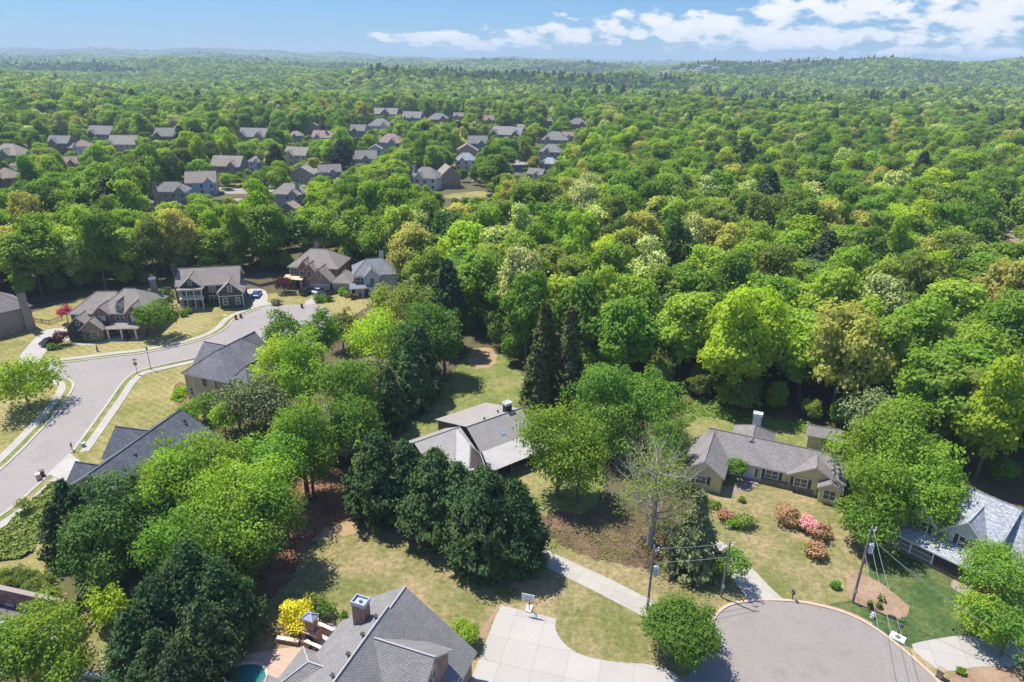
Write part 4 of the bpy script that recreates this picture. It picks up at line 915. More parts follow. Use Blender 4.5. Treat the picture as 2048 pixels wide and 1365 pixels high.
# streets and yards between them
for P in ([(640, 330), (690, 300), (700, 292), (740, 306), (725, 330), (700, 325), (665, 345)], [(1012, 330), (1030, 308), (1046, 312), (1052, 330), (1040, 350), (1020, 345)], [(435, 388), (480, 370), (560, 378), (640, 372), (620, 384), (500, 388)], [(40, 352), (100, 345), (110, 352), (60, 362)], [(430, 400), (520, 395), (540, 410), (450, 412)]):
    sheet('road', P, 0.02, ASPH, rounds=1)
for P in ([(600, 350), (640, 318), (660, 310), (690, 312), (640, 345)], [(700, 280), (735, 276), (740, 290), (700, 300)], [(870, 330), (915, 312), (920, 330), (880, 338)], [(420, 372), (500, 366), (590, 372), (560, 384), (440, 384)], [(1040, 330), (1065, 318), (1070, 335), (1045, 345)], [(780, 262), (820, 256), (815, 268), (775, 275)], [(1000, 300), (1030, 292), (1020, 318), (1000, 320)], [(880, 390), (980, 380), (1000, 392), (900, 400)], [(60, 335), (110, 330), (120, 350), (70, 355)], [(470, 395), (560, 398), (520, 408)]):
    sheet('lawn', P, 0.012, GR_LEFT, rounds=1)
# distant buildings
DB = [(243, 187, 22, 'white house alone among the far left woods', Wh, SH_GREY), (722, 162, 18, 'pale roof in the middle distance left of the dark pine belt', Gy, SH_PALE), (1450, 190, 44, 'long low grey building beyond the forest on the right', Gy, SH_GREY), (1530, 189, 24, 'short low building right of the long grey one', Gy, SH_GREY), (1070, 168, 14, 'small white roof left of the far pine belt', Wh, SH_PALE), (715, 156, 10, 'tiny pale house beside the far pine belt', Wh, SH_GREY)]
for px, py, w, lab, wl, rf in DB:
    # stand them on the land where the line of sight meets it
    for d in range(300, 4000, 10):
        dr = FW + RT * ((px - 1024) / FPX) - UP * ((py - 682.5) / FPX); k = d / math.hypot(dr.x, dr.y); X, Y, Z = dr.x * k, dr.y * k, EYE + dr.z * k
        if Z < float(hgt(X, Y)) + 2 or d > 3000: break
    L = w / FPX * Pj(X, Y, Z)[2]; g = float(hgt(X, Y))
    h = House('distant_building', lab, (X - L / 2, Y), 0, wl, rf, WHITE, cat='building', group_z=g)
    h.B(0, 0, L, min(25, L * .6), max(5, L * .12), max(7, L * .16), 'gable', 'u', z0=-6); h.finish([rf, WHITE, rf])
    for k in range(5): h.win('F', L * (k + .5) / 5, .4, max(5, L * .12) - 3, 1.6, 1.5, grid=False)
for k in range(16):
    px = (1270 + k * 13.5) if k < 9 else (1455 + (k - 9) * 16); X = (px - 1024) / FPX * 2500 + 0; Y = 2400 + (k * 37) % 90; g = float(hgt(X, Y)); L = 26 + (k * 7) % 14
    h = House('distant_house', ['pale', 'grey', 'cream', 'white'][k % 4] + ' house in the hillside row below the skyline, ' + ['first', 'second', 'third', 'fourth', 'fifth', 'sixth', 'seventh', 'eighth', 'ninth', 'tenth', 'eleventh', 'twelfth', 'thirteenth', 'fourteenth', 'fifteenth', 'last'][k] + ' from its left end', (X, Y), 0, [Wh, Gy, Cr, Wh][k % 4], [SH_GREY, SH_TAN, SH_GREY, SH_PALE][k % 4], group='houses on the far hillside', group_z=g + 9)
    h.B(0, 0, L, 14, 9, 14, ['hip', 'gable'][k % 2], 'u', z0=-16); h.finish([h.roof, WHITE, h.roof])
    for j in range(3): h.win('F', L * (j + .5) / 3, .4, 5, 2.2, 2.0, grid=False)
# ------------------------------------------------------------------ foliage meshes
def quads_mesh(name, C, N, S, m, rng, elong=1.25, up=None):
    """one leaf-sized face per row of C, facing N, size S"""
    n = len(C); N = N / (np.linalg.norm(N, axis=1, keepdims=True) + 1e-9)
    if up is None: A = rng.normal(size=(n, 3))
    else: A = up + rng.normal(size=(n, 3)) * 0.35
    T = A - (A * N).sum(1, keepdims=True) * N; T /= (np.linalg.norm(T, axis=1, keepdims=True) + 1e-9)
    B = np.cross(N, T); S = S[:, None]
    V = np.empty((n, 4, 3)); V[:, 0] = C + T * S * elong * .5; V[:, 1] = C + B * S * .5 + N * S * 0.12; V[:, 2] = C - T * S * elong * .5; V[:, 3] = C - B * S * .5 + N * S * 0.12
    me = bpy.data.meshes.new(name); me.vertices.add(4 * n); me.loops.add(4 * n); me.polygons.add(n)
    me.vertices.foreach_set('co', V.reshape(-1)); me.loops.foreach_set('vertex_index', np.arange(4 * n, dtype=np.int32))
    me.polygons.foreach_set('loop_start', np.arange(0, 4 * n, 4, dtype=np.int32)); me.polygons.foreach_set('loop_total', np.full(n, 4, dtype=np.int32))
    me.materials.append(m); me.update(calc_edges=True); return me
def unit(rng, n):
    v = rng.normal(size=(n, 3)); return v / np.linalg.norm(v, axis=1, keepdims=True)
def crown_broad(seed, H, R, n=5000, leafs=0.5, base=0.28, puffs=34, loose=0.2, m=None, gaps=0.0, top=1.0):
    rng = np.random.default_rng(seed); zc = H * (base + 1) / 2; hz = H * (1 - base) / 2
    # clump centres on an uneven egg
    d = unit(rng, puffs * 3); d = d[d[:, 2] > -0.75][:puffs]
    rad = rng.uniform(0.5, 0.86, len(d)) * (1 - 0.22 * np.clip(-d[:, 2], 0, 1) - 0.12 * np.clip(d[:, 2], 0, 1) * top)
    wob = 1 + 0.16 * np.sin(np.arctan2(d[:, 1], d[:, 0]) * 3 + seed)
    PC = d * rad[:, None] * wob[:, None] * np.array([R, R, hz]); PR = rng.uniform(0.14, 0.42, len(d)) * R * (22 / max(puffs, 14)) ** 0.33
    PC = np.vstack([PC, unit(rng, 4) * np.array([R, R, hz]) * 0.25]); PR = np.append(PR, np.full(4, 0.5 * R))
    w = PR ** 2; k = rng.choice(len(PC), n, p=w / w.sum()); u = unit(rng, n)
    u[:, 2] = np.where((u[:, 2] < -0.2) & (rng.random(n) < 0.6), -u[:, 2], u[:, 2])
    rr = PR[k] * (1 + rng.normal(0, 0.09 + loose * 0.3, n)) * (1 + .15 * np.sin(u[:, 0] * 5 + k) * np.cos(u[:, 1] * 5 + k))
    C = PC[k] + u * rr[:, None] * np.array([1, 1, 0.85])
    # drop most of what lies deep inside other clumps
    q = np.linalg.norm(C / np.array([R, R, hz]), axis=1); keep = (q > 0.42) | (rng.random(n) < 0.35)
    C, u, k = C[keep], u[keep], k[keep]
    if gaps:
        keep = rng.random(len(C)) > gaps * (0.5 + 0.5 * np.sin(k * 2.1)); C, u = C[keep], u[keep]
    C[:, 2] += zc; N = u * 1.0 + rng.normal(size=C.shape) * 0.55 + np.array([0, 0, 0.35])
    return quads_mesh('crown', C, N, leafs * rng.uniform(.55, 1.35, len(C)), m, rng)
def crown_conifer(seed, H, R, n=5000, leafs=0.42, base=0.03, m=None, power=0.75, belly=0.25, layers=0, droop=0.2, top_r=0.02):
    """cone or spindle made of upswept sprays set round the stem"""
    rng = np.random.default_rng(seed); nt = n // 14
    z = rng.random(nt) ** 0.85; z = np.clip(z, 0, 1)
    prof = np.where(z < belly, 0.72 + 0.28 * (z / max(belly, 1e-3)), np.clip((1 - (z - belly) / (1 - belly)), 0, 1) ** power) 
    th = rng.random(nt) * 2 * np.pi
    lump = 1 + 0.12 * np.sin(th * 5 + z * 17 + seed) + 0.09 * np.sin(th * 3 - z * 23) + rng.normal(0, 0.07, nt)
    if layers: lump += 0.28 * (np.mod(z * layers + th * 0.35, 1.0) - 0.6)
    r = np.clip(R * prof * lump, top_r, None); r = np.where(rng.random(nt) < 0.3, r * rng.uniform(.45, .9, nt), r)
    tc = np.stack([r * np.cos(th), r * np.sin(th), H * (base + (1 - base) * z)], 1)
    out = np.stack([np.cos(th), np.sin(th), np.full(nt, 0.25)], 1)
    C = np.repeat(tc, 14, 0); O = np.repeat(out, 14, 0); j = np.tile(np.linspace(0, 1, 14), nt); tr = np.repeat(r, 14)
    sz = np.minimum(0.85, 0.3 + 0.16 * R)
    C = C + O * ((j - 0.7) * sz)[:, None] + np.array([0, 0, 1]) * (((0.9 - droop * 2) * (j ** 1.5) - 0.3) * sz)[:, None] + rng.normal(0, sz * 0.24, C.shape)
    N = O * 0.85 + rng.normal(size=C.shape) * 0.45 + np.array([0, 0, 0.55])
    up = O * 0.7 + np.array([0, 0, 0.8 - droop * 2])
    return quads_mesh('crown', C, N, leafs * (1.15 - 0.5 * j) * rng.uniform(.7, 1.3, len(C)), m, rng, 2.0, up)
def trunk_mesh(seed, H, R, r0, limbs=7, m=None, base=0.28, bare=0, lean=0.0, twigs=0):
    rnd = random.Random(seed); mb = MB(); n = 8; pts = [Vector((0, 0, -0.3))]
    for i in range(1, 6): pts.append(Vector((rnd.uniform(-.03, .03) * H * .5 + lean * i, rnd.uniform(-.03, .03) * H * .5, H * 0.86 * i / 5)))
    rs = [r0 * 1.35, r0, r0 * .8, r0 * .6, r0 * .38, r0 * .12]
    for i in range(5): mb.tube(pts[i], pts[i + 1], rs[i], rs[i + 1], n, cap=False)
    def limb(p, d, L, r, depth):
        q = p; k = 3
        for i in range(k):
            d2 = (d + Vector((rnd.uniform(-.25, .25), rnd.uniform(-.25, .25), rnd.uniform(-.05, .22)))).normalized(); q2 = q + d2 * L / k
            ra = r * (1 - i / k * .7); rb = r * (1 - (i + 1) / k * .7); mb.tube(q, q2, ra, rb, 5, cap=False)
            if depth < bare and i < k:
                for _ in range(2 + twigs): limb(q2, (d2 + Vector((rnd.uniform(-.8, .8), rnd.uniform(-.8, .8), rnd.uniform(-.3, .5)))).normalized(), L * .5, rb * .6, depth + 1)
            q = q2; d = d2
    for i in range(limbs):
        t = base + (0.82 - base) * (i + .5) / limbs; z = t * H; k = min(4, int(t / 0.86 * 5)); f = t / 0.86 * 5 - k
        p = pts[k].lerp(pts[k + 1], f); a = i * 2.4 + rnd.random(); L = R * (1.0 - 0.45 * t) * rnd.uniform(.75, 1.05)
        limb(p, Vector((math.cos(a), math.sin(a), rnd.uniform(.25, .75))).normalized(), L, r0 * .42 * (1.1 - t), 0)
    return mb.build('trunk', m or MBARK, None, uv=False)
PROTO = {}
def proto(key, make):
    if key not in PROTO:
        t, c = make()
        PROTO[key] = (t.data if t else None, c); 
        if t: bpy.data.objects.remove(t)
    return PROTO[key]
TC = [0]
def tree(name, x, y, H, R, style, material, label, cat='tree', group=None, seed=None, n=None, leafs=None, z=0.0, bark=None, **kw):
    """one tree of its own: an Empty with a trunk and a crown"""
    TC[0] += 1; seed = TC[0] * 7 + 3 if seed is None else seed
    e = empty(name, (x, y, z), label, cat, group); rr = random.Random(seed); e.rotation_euler = (0, 0, rr.random() * 6.28)
    dist = math.hypot(x, y, EYE)
    if style == 'broad':
        lf = leafs or max(0.17, min(0.5, dist / 380)); nn = n or int(min(60000, 2.0 * (R * R * 4 + 3.2 * R * H) / lf ** 2))
        me = crown_broad(seed, H, R, nn, lf, m=material, **kw)
        tr = trunk_mesh(seed, H, R, max(.1, H * 0.018), 6, bark or MBARK, kw.get('base', .28))
    elif style == 'conifer':
        lf = leafs or max(0.2, min(0.5, dist / 300)); nn = n or int(min(60000, 7.5 * (3.4 * R * H) / lf ** 2))
        me = crown_conifer(seed, H, R, nn, lf, m=material, **kw); tr = trunk_mesh(seed, H, R * .3, max(.08, H * 0.014), 2, bark or MBARK)
    elif style == 'bush':
        lf = leafs or max(0.13, min(0.3, dist / 480)); nn = n or int(min(9000, 3.2 * (R * R * 3 + 3 * R * H) / lf ** 2))
        me = crown_broad(seed, H, R, nn, lf, base=0.0, puffs=kw.pop('puffs', 12), m=material, **kw); tr = None
    if tr: tr.parent = e
    o = bpy.data.objects.new('crown' if style != 'bush' else 'foliage', me); COL.objects.link(o); o.parent = e
    return e
def at(px, py, h): return U(px, py, h)
def T(apx, apy, H, R, style, mk, label, name=None, **kw):
    x, y = at(apx, apy, H); return tree(name or {'broad': 'leafy_tree', 'conifer': 'conifer_tree'}.get(style, 'shrub'), x, y, H, R, style, ML[mk], label, cat=kw.pop('cat', 'tree' if style != 'bush' else 'shrub'), **kw)
# --- street and yard trees, left
T(30, 716, 10, 6.4, 'broad', 'bright', 'bright green street tree by the left edge with its shadow across the road', gaps=.1, loose=.35, base=.15)
T(304, 600, 8.8, 4.7, 'broad', 'mid', 'round green street tree standing alone in front of the gabled brick house', base=.2, seed=42)
T(320, 578, 6.5, 3.4, 'broad', 'deep', 'darker tree tucked behind the round street tree')
T(118, 663, 3.2, 2.0, 'broad', 'maroon', 'small maroon ornamental tree on the left driveway', leafs=.22, base=.3)
T(212, 645, 3.6, 1.6, 'broad', 'maroon', 'maroon ornamental tree against the front of the gabled brick house', leafs=.22)
T(566, 553, 4.6, 3.0, 'broad', 'maroon', 'dark red ornamental tree beside the red brick house', leafs=.28, base=.15)
T(128, 612, 4.2, 1.9, 'broad', 'red', 'pink flowering tree behind the left driveway', leafs=.25)
T(170, 662, 2.4, 1.2, 'bush', 'grey', 'pale shrub in front of the garage gable')
T(20, 1004 - 7, 2.8, 1.2, 'broad', 'olive', 'small sparse tree with olive leaves on the verge of the left street', gaps=.5, leafs=.2) if False else None
T(42, 996, 2.4, 1.2, 'broad', 'olive', 'small sparse olive-leaved tree on the verge of the left street', gaps=.4, leafs=.2, n=500)
# --- the strip of trees between the left street and the centre lawn
STR = [
 (398, 845, 17, 6.2, 'bright', 'tall bright green tree beside the slate-roofed house'), (325, 872, 13, 4.6, 'bright', 'bright green tree covering the right end of the slate roof'), (318, 950, 11, 4.4, 'bright', 'bright green tree covering the lower end of the slate roof'), (275, 985, 8, 3.2, 'mid', 'low green tree below the dormer of the slate-roofed house'), (330, 893, 14, 5.4, 'bright', 'yellow-green tree leaning over the slate roof'),
 (465, 895, 17, 6.0, 'bright', 'broad bright green tree in the middle of the left grove'), (590, 782, 17, 5.2, 'bright', 'pointed bright green tree rising above the left grove'),
 (530, 845, 15, 5.0, 'mid', 'green tree left of the pointed bright tree'), (612, 858, 11, 3.3, 'mid', 'tree overhanging the brown shed roof'), (515, 925, 15, 4.6, 'mid', 'mid-green tree on the right side of the left grove'),
 (440, 995, 13, 6.0, 'mid', 'green tree low in the left grove above the dark evergreens'), (350, 1010, 12, 4.6, 'mid', 'green tree at the left foot of the grove'), (475, 1050, 9, 3.4, 'deep', 'shaded tree at the foot of the left grove'),
 (440, 800, 8, 2.6, 'bright', 'small bright tree at the corner of the tan house'), (400, 790, 5, 3.0, 'mid', 'low leafy tree in front of the tan house wall'), (365, 805, 6, 2.8, 'bright', 'low bright tree left of the tan house'),
 (560, 610, 15, 5.0, 'mid', 'green tree overhanging the turning circle on the left'), (632, 600, 15, 4.2, 'mid', 'tall narrow green tree in front of the turning circle'), (600, 655, 17, 5.4, 'bright', 'large leafy green tree right of the tan house'),
 (545, 670, 14, 5.0, 'lime', 'yellow-green tree touching the tan house roof'), (690, 695, 16, 5.4, 'mid', 'large green tree in the middle of the strip'), (680, 612, 10, 4.0, 'olive', 'olive-yellow tree behind the turning circle'), (745, 618, 13, 6.5, 'lime', 'bright yellow-green tree in the strip below the grey house'),
 (785, 545, 17, 6.4, 'olive', 'big dull green tree in front of the grey gabled house'), (860, 590, 17, 6.2, 'mid', 'tall green tree left of the dark pine'), (735, 700, 13, 5.0, 'grey', 'dull grey-green tree in the strip'), (520, 750, 11, 5.4, 'grey', 'grey-green pine crown below the tan house'),
 (465, 765, 9, 4.6, 'grey', 'grey-green pine beside the tan house corner'), (640, 800, 11, 4.6, 'grey', 'grey twiggy tree behind the brown shed'), (885, 612, 15, 4.6, 'deep', 'dark green tree shading the far end of the centre lawn'), (820, 640, 14, 5.0, 'deep', 'dark tree in the heart of the strip'),
 (700, 780, 13, 5.0, 'mid', 'green tree above the brown shed'), (835, 635, 14, 4.2, 'deep', 'dark tree on the left edge of the centre lawn'),
]
for px, py, H, R, mk, lab in STR: T(px, py, H, R, 'broad', mk, lab, gaps=.15 if mk != 'deep' else 0, loose=.4, base=.08, top=1.6)
CON = [
 (893, 522, 20, 4.0, 'pine', 'dark pine standing above the end of the centre lawn', dict(power=.6, belly=.4)), (820, 684, 13, 3.8, 'ever', 'drooping dark conifer beside the centre lawn', dict(droop=.35, layers=9)), (778, 740, 11, 2.8, 'ever', 'narrow blue-green conifer left of the drooping conifer', dict(droop=.3, layers=8)),
 (838, 655, 14, 3.6, 'pine', 'black-green conifer at the shaded left edge of the centre lawn', dict()), (722, 853, 10.5, 1.35, 'arb', 'slim lime-green column conifer left of the three big evergreens', dict(power=.55, belly=.3)), (730, 905, 8, 1.9, 'arb', 'lime-edged conifer at the left flank of the three big evergreens', dict(power=.6)),
 (752, 868, 12.8, 4.5, 'ever', 'leftmost of the three big dark evergreens in front of the metal-roofed house', dict(power=.62, belly=.26)), (808, 886, 12, 3.4, 'ever', 'slender dark evergreen top between the left and middle big evergreens', dict(power=.7)),
 (868, 904, 12.8, 4.5, 'ever', 'middle one of the three big dark evergreens in front of the metal-roofed house', dict(power=.62, belly=.26)), (916, 930, 12, 3.4, 'ever', 'small olive-topped evergreen between the middle and right big evergreens', dict(power=.7)),
 (968, 938, 13.8, 4.7, 'ever', 'rightmost and largest of the three big dark evergreens', dict(power=.62, belly=.28)), (1028, 966, 12, 4.2, 'ever', 'evergreen joined to the right side of the largest one', dict(power=.62, belly=.28)),
 (1092, 610, 21, 3.3, 'cryp', 'left one of the twin tall bronze-green conifers behind the metal-roofed house', dict(power=.75, belly=.12)), (1144, 618, 21, 3.2, 'cryp', 'right one of the twin tall bronze-green conifers behind the metal-roofed house', dict(power=.75, belly=.12)),
 (1072, 690, 16, 2.6, 'cryp', 'lower bronze-green conifer at the left foot of the twin conifers', dict(power=.8)),
 (1404, 985, 11.5, 3.3, 'hem', 'grey-green drooping conifer beside the ranch driveway', dict(power=.95, belly=.06, layers=8, droop=.5)),
 (120, 965, 9, 2.3, 'ever', 'narrow dark conifer behind the hillside of ground cover', dict(layers=7)), (147, 978, 8.5, 2.0, 'ever', 'second narrow conifer right of the first one by the ground-cover slope', dict(layers=7)), (98, 1010, 8, 2.2, 'pine', 'dark conifer lowest beside the ground-cover slope', dict(layers=6)),
 (365, 1092, 12, 4.3, 'ever', 'broad dark evergreen above the lower-left lawn', dict(power=.68, belly=.3)), (428, 1125, 10.5, 3.6, 'ever', 'dark evergreen at the right edge of the lower-left grove', dict(power=.68, belly=.3)), (300, 1160, 10, 3.5, 'ever', 'dark evergreen left of the broad one', dict(power=.68, belly=.3)),
 (395, 1205, 9, 3.3, 'pine', 'near-black evergreen beside the black iron fence', dict(power=.68, belly=.3)), (305, 1268, 8, 2.6, 'ever', 'pointed evergreen at the bottom edge left of the pool', dict()), (250, 1225, 8.5, 2.8, 'ever', 'evergreen by the small yellow-green tree', dict()), (350, 1290, 8, 3.2, 'pine', 'dark evergreen at the bottom edge beside the pool', dict()), (270, 1330, 5, 1.8, 'ever', 'small evergreen at the very bottom left of the pool', dict()),
 (265, 960, 10, 3.0, 'pine', 'dark conifer just below the slate-roofed house', dict(layers=6)),
]
for px, py, H, R, mk, lab, kw in CON: T(px, py, H, R, 'conifer', mk, lab, **kw)
T(215, 965, 12.5, 6.2, 'broad', 'deep', 'large dark green magnolia-like tree in the lower left', base=.02, gaps=0, loose=.1)
T(165, 1030, 9, 4.2, 'broad', 'deep', 'dark green tree lower left of the magnolia-like tree', base=.02)
T(190, 1100, 7, 3.4, 'broad', 'deep', 'dark green tree above the stone wall', base=.02)
T(205, 1178, 5, 2.2, 'broad', 'lime', 'small yellow-green tree between the dark evergreens', base=.1, leafs=.25)
T(60, 1225, 9, 4.6, 'broad', 'bright', 'bright green tree filling the bottom left corner', leafs=.22, gaps=.2)
T(0, 1255, 8, 4.2, 'broad', 'mid', 'bright green tree cut by the left edge at the bottom', leafs=.22, gaps=.2)
T(110, 1300, 6, 3.0, 'broad', 'bright', 'low bright tree at the bottom beside the small left lawn', leafs=.22, gaps=.2)
# --- centre and right
T(1122, 806, 15, 6.2, 'broad', 'bright', 'tall light green tree in front of the metal-roofed house with a visible trunk', base=.12, loose=.5, gaps=.15)
T(1165, 850, 12.5, 5.0, 'broad', 'bright', 'light green tree joined to the tall one right of the metal roof', base=.1, loose=.4)
T(1215, 722, 15, 6.5, 'broad', 'mid', 'wide fresh green tree behind the metal-roofed house, left one of two', base=.1)
T(1300, 735, 14, 6.2, 'broad', 'mid', 'wide fresh green tree left of the ranch house, right one of two', base=.1)
T(1240, 800, 11, 5.0, 'broad', 'mid', 'lower fresh green tree between metal roof and ranch house', base=.05)
T(1340, 840, 10, 4.0, 'broad', 'mid', 'green tree touching the left wing of the ranch house', base=.1)
T(1490, 662, 15, 5.2, 'broad', 'bright', 'light green tree standing in front of the dark forest edge behind the ranch house', gaps=.25, loose=.4, base=.35)
T(1805, 795, 17, 7.2, 'broad', 'bright', 'huge bright green maple between the ranch house and the porch house', base=.08, puffs=34, seed=77)
T(1775, 905, 13, 5.2, 'broad', 'bright', 'lower bright green limb mass in front of the huge maple', base=.05)
T(1862, 872, 14, 6.4, 'broad', 'bright', 'bright green lower crown on the right side of the huge maple', base=.02)
T(1868, 950, 10.5, 5.2, 'broad', 'bright', 'bright green maple limb mass hanging over the porch roof', base=.1, loose=.4)
T(1740, 1010, 7, 3.6, 'broad', 'bright', 'lowest bright branches of the maple group beside the tall pole', base=.02)
T(1765, 772, 15, 4.5, 'broad', 'grey', 'greyish twiggy tree top left of the huge maple', gaps=.4, loose=.5)
T(2010, 1095, 8, 4.4, 'broad', 'mid', 'bright green tree at the right edge in front of the porch house', leafs=.2, base=.1, gaps=.2, loose=.4)
T(1985, 1190, 6, 3.2, 'broad', 'bright', 'lower bright green tree at the right edge above the driveway', leafs=.22, base=.05)
T(2040, 1210, 7, 3.6, 'broad', 'mid', 'bright green tree cut by the right edge at the bottom', leafs=.22, base=.05)
T(1975, 1158, 3.2, 1.3, 'broad', 'red', 'small red-leaved tree beside the front porch', leafs=.18, base=.2)
T(1478, 918, 4, 1.8, 'broad', 'mid', 'small green tree in the entrance court of the ranch house', leafs=.22, gaps=.3)
T(1470, 1098, 5.2, 2.5, 'broad', 'mid', 'small airy tree on the kerb by the ranch driveway with its shadow on the asphalt', leafs=.2, gaps=.5, base=.2)
x, y = U(1358, 1310); tree('leafy_tree', x, y, 5.4, 4.3, 'broad', ML['mid'], 'round-headed green tree at the edge of the turning circle beside the long driveway', leafs=.19, base=.34, loose=.5, gaps=.4, bark=MBARKL, n=30000, puffs=40)
# the half-bare tree with pale limbs
x, y = U(1300, 1090); e = empty('half_bare_tree', (x, y, 0), 'half-bare tree with pale spreading limbs and thin olive leaves', 'tree')
tr = trunk_mesh(5, 14.5, 8.2, .46, 26, MBARKL, .2, bare=2, twigs=0); tr.parent = e
me = crown_broad(91, 14.5, 7.2, 11000, .19, base=.06, puffs=60, m=ML['olive'], gaps=.97, loose=.5); o = bpy.data.objects.new('crown', me); COL.objects.link(o); o.parent = e
# --- shrubs
SH = [
 (588, 1210, 3.2, 1.9, 'yellow', 'bright yellow shrub beside the outdoor fireplace'), (622, 1190, 2.0, 1.3, 'olive', 'clipped olive shrub behind the outdoor fireplace'), (648, 1205, 1.8, 1.2, 'mid', 'rounded green shrub right of the clipped olive one'), (688, 1222, 1.2, .6, 'mid', 'little shrub at the corner of the grey shingle roof'),
 (930, 1250, 2.8, 2.0, 'bright', 'round bright green ball shrub at the right corner of the big grey roof'),
 (1582, 1020, 2.2, 2.0, 'orangef', 'orange-flowering azalea in the ranch lawn'), (1604, 1036, 1.6, 1.3, 'mid', 'green half of the orange azalea clump'), (1618, 1035, 2.2, 1.5, 'pinkf', 'pink-flowering azalea in the ranch lawn'), (1640, 1052, 2.0, 1.5, 'orangef', 'brownish-orange azalea below the pink one'), (1650, 1048, 1.6, 1.1, 'mid', 'green shrub behind the brownish-orange azalea'),
 (1638, 1090, 1.9, 1.6, 'orangef', 'lowest azalea with orange-brown blossom'), (1622, 1094, 1.3, .9, 'olive', 'green flank of the lowest azalea'),
 (1452, 1020, 1.7, 1.2, 'orangef', 'small orange azalea by the white boulder'), (1468, 1034, 1.5, 1.1, 'mid', 'green shrub by the white boulder'), (1492, 1030, 1.8, 1.4, 'olive', 'rounded olive shrub right of the white boulder'),
 (1645, 975, 1.5, 1.5, 'mid', 'clipped shrub below the bay window'), (1405, 1000, 1.0, 1.2, 'mid', 'low shrub beside the brick walk'), (1430, 1003, .9, 1.0, 'mid', 'small shrub right of the low one by the brick walk'), (1484, 995, .7, .6, 'mid', 'tiny shrub at the end of the brick walk'),
 (1672, 1165, .9, .7, 'mid', 'small shrub left of the tall utility pole'), (1742, 1205, .8, .5, 'olive', 'brownish tuft left in the straw bed'), (1764, 1190, .8, .45, 'olive', 'brownish tuft top in the straw bed'), (1760, 1205, .8, .45, 'olive', 'brownish tuft right in the straw bed'), (1925, 1335, .8, .5, 'mid', 'small shrub in the bottom right straw bed'),
 (104, 690, 1, 1.4, 'mid', 'dark clipped shrub beside the left driveway'), (147, 675, .9, .8, 'mid', 'leftmost round boxwood in front of the gabled brick house'), (160, 676, .9, .8, 'mid', 'second round boxwood in front of the gabled brick house'), (200, 675, .9, .8, 'bright', 'round boxwood below the maroon tree'), (252, 672, 1.0, .9, 'maroon', 'reddish shrub by the white porch'),
 (365, 620, 1.6, 1.2, 'mid', 'round shrub at the left corner of the green house'), (376, 616, 1.5, 1.0, 'bright', 'brighter shrub at the left corner of the green house'), (415, 606, 1.2, .9, 'mid', 'shrub by the porch steps of the green house'), (428, 603, 1.2, .9, 'bright', 'bright shrub in front of the green house'), (485, 592, 1.5, 1.3, 'mid', 'shrub at the right corner of the green house'),
 (640, 590, 1.8, 1.9, 'mid', 'large rounded shrub in front of the parked cars'), (657, 592, 1.5, 1.2, 'deep', 'dark shrub right of the large rounded one'), (552, 600, 1.3, 1.5, 'grey', 'grey shrub on the lawn by the turning circle'), (684, 577, 1.9, 1.4, 'bright', 'shrub beside the red brick house garage'), (694, 581, 1.7, 1.2, 'mid', 'second shrub beside the red brick house garage'), (705, 590, 1.2, 1.0, 'maroon', 'reddish low shrub near the grey gabled house'),
 (123, 1218, 1.5, .9, 'olive', 'yellowish shrub at the end of the stone wall'), (140, 1245, 1.8, 1.5, 'olive', 'round olive shrub above the small left lawn'), (139, 1210, 2.0, .7, 'mid', 'upright shrub against the garden fence'),
 (355, 785, 1.0, 1.3, 'lime', 'lime juniper shrub below the tan house'), (368, 776, 1.0, 1.0, 'lime', 'second lime juniper at the tan house corner'),
 (245, 300 + 0, 3, 2, 'mid', ''),
]
for px, py, H, R, mk, lab in SH:
    if lab: T(px, py, H, R, 'bush', mk, lab)
ROWN = ['first', 'second', 'third', 'fourth', 'fifth', 'sixth', 'seventh', 'eighth']
for r, (row, pts) in enumerate((('upper', [(2, 1145), (24, 1137), (42, 1140), (58, 1143), (74, 1150), (88, 1152)]), ('lower', [(10, 1155), (32, 1157), (53, 1163), (68, 1168), (88, 1170), (103, 1174)]))):
    for i, (px, py) in enumerate(pts):
        T(px, py, 1.6, 1.05, 'bush', 'olive', '%s round clipped shrub from the left in the %s row above the stone wall' % (ROWN[i], row), group='clipped shrubs above the stone wall', leafs=.14, puffs=9)
def cover(name, label, P, m, n, hh, s, seed, z0=0.0, slope=0.0):
    """ground cover nobody could count"""
    rng = np.random.default_rng(seed); Q = [U(*p) for p in P]; xs = [q[0] for q in Q]; ys = [q[1] for q in Q]; C = []
    while len(C) < n:
        x = rng.uniform(min(xs), max(xs)); y = rng.uniform(min(ys), max(ys))
        if inpoly(x, y, Q): C.append((x, y, z0 + hh * rng.random() * (0.6 + .4 * math.sin(x * 2.1) * math.cos(y * 1.7))))
    C = np.array(C); N = rng.normal(size=C.shape) * .6 + np.array([0, 0, 1]); me = quads_mesh(name, C, N, s * rng.uniform(.6, 1.4, n), m, rng)
    o = bpy.data.objects.new(name, me); COL.objects.link(o); tag(o, label, kind='stuff')
cover('ground_cover', 'green juniper ground cover on the slope beside the left sidewalk', [(0, 1065), (60, 1010), (100, 970), (112, 968), (98, 1000), (85, 1040), (75, 1080), (66, 1105), (40, 1118), (0, 1122), (-80, 1130), (-80, 1110)], ML['juniper'], 9000, .6, .3, 3)
cover('ground_cover', 'lime ground cover in the bed at the corner of the tan house', [(340, 800), (352, 776), (372, 770), (378, 786), (362, 806)], ML['lime'], 900, .5, .3, 4)
cover('ground_cover', 'scattered low growth on the shaded mulch under the sparse tree', [(1090, 1060), (1200, 1040), (1330, 1060), (1350, 1130), (1220, 1125), (1100, 1095)], ML['olive'], 900, .25, .22, 5)
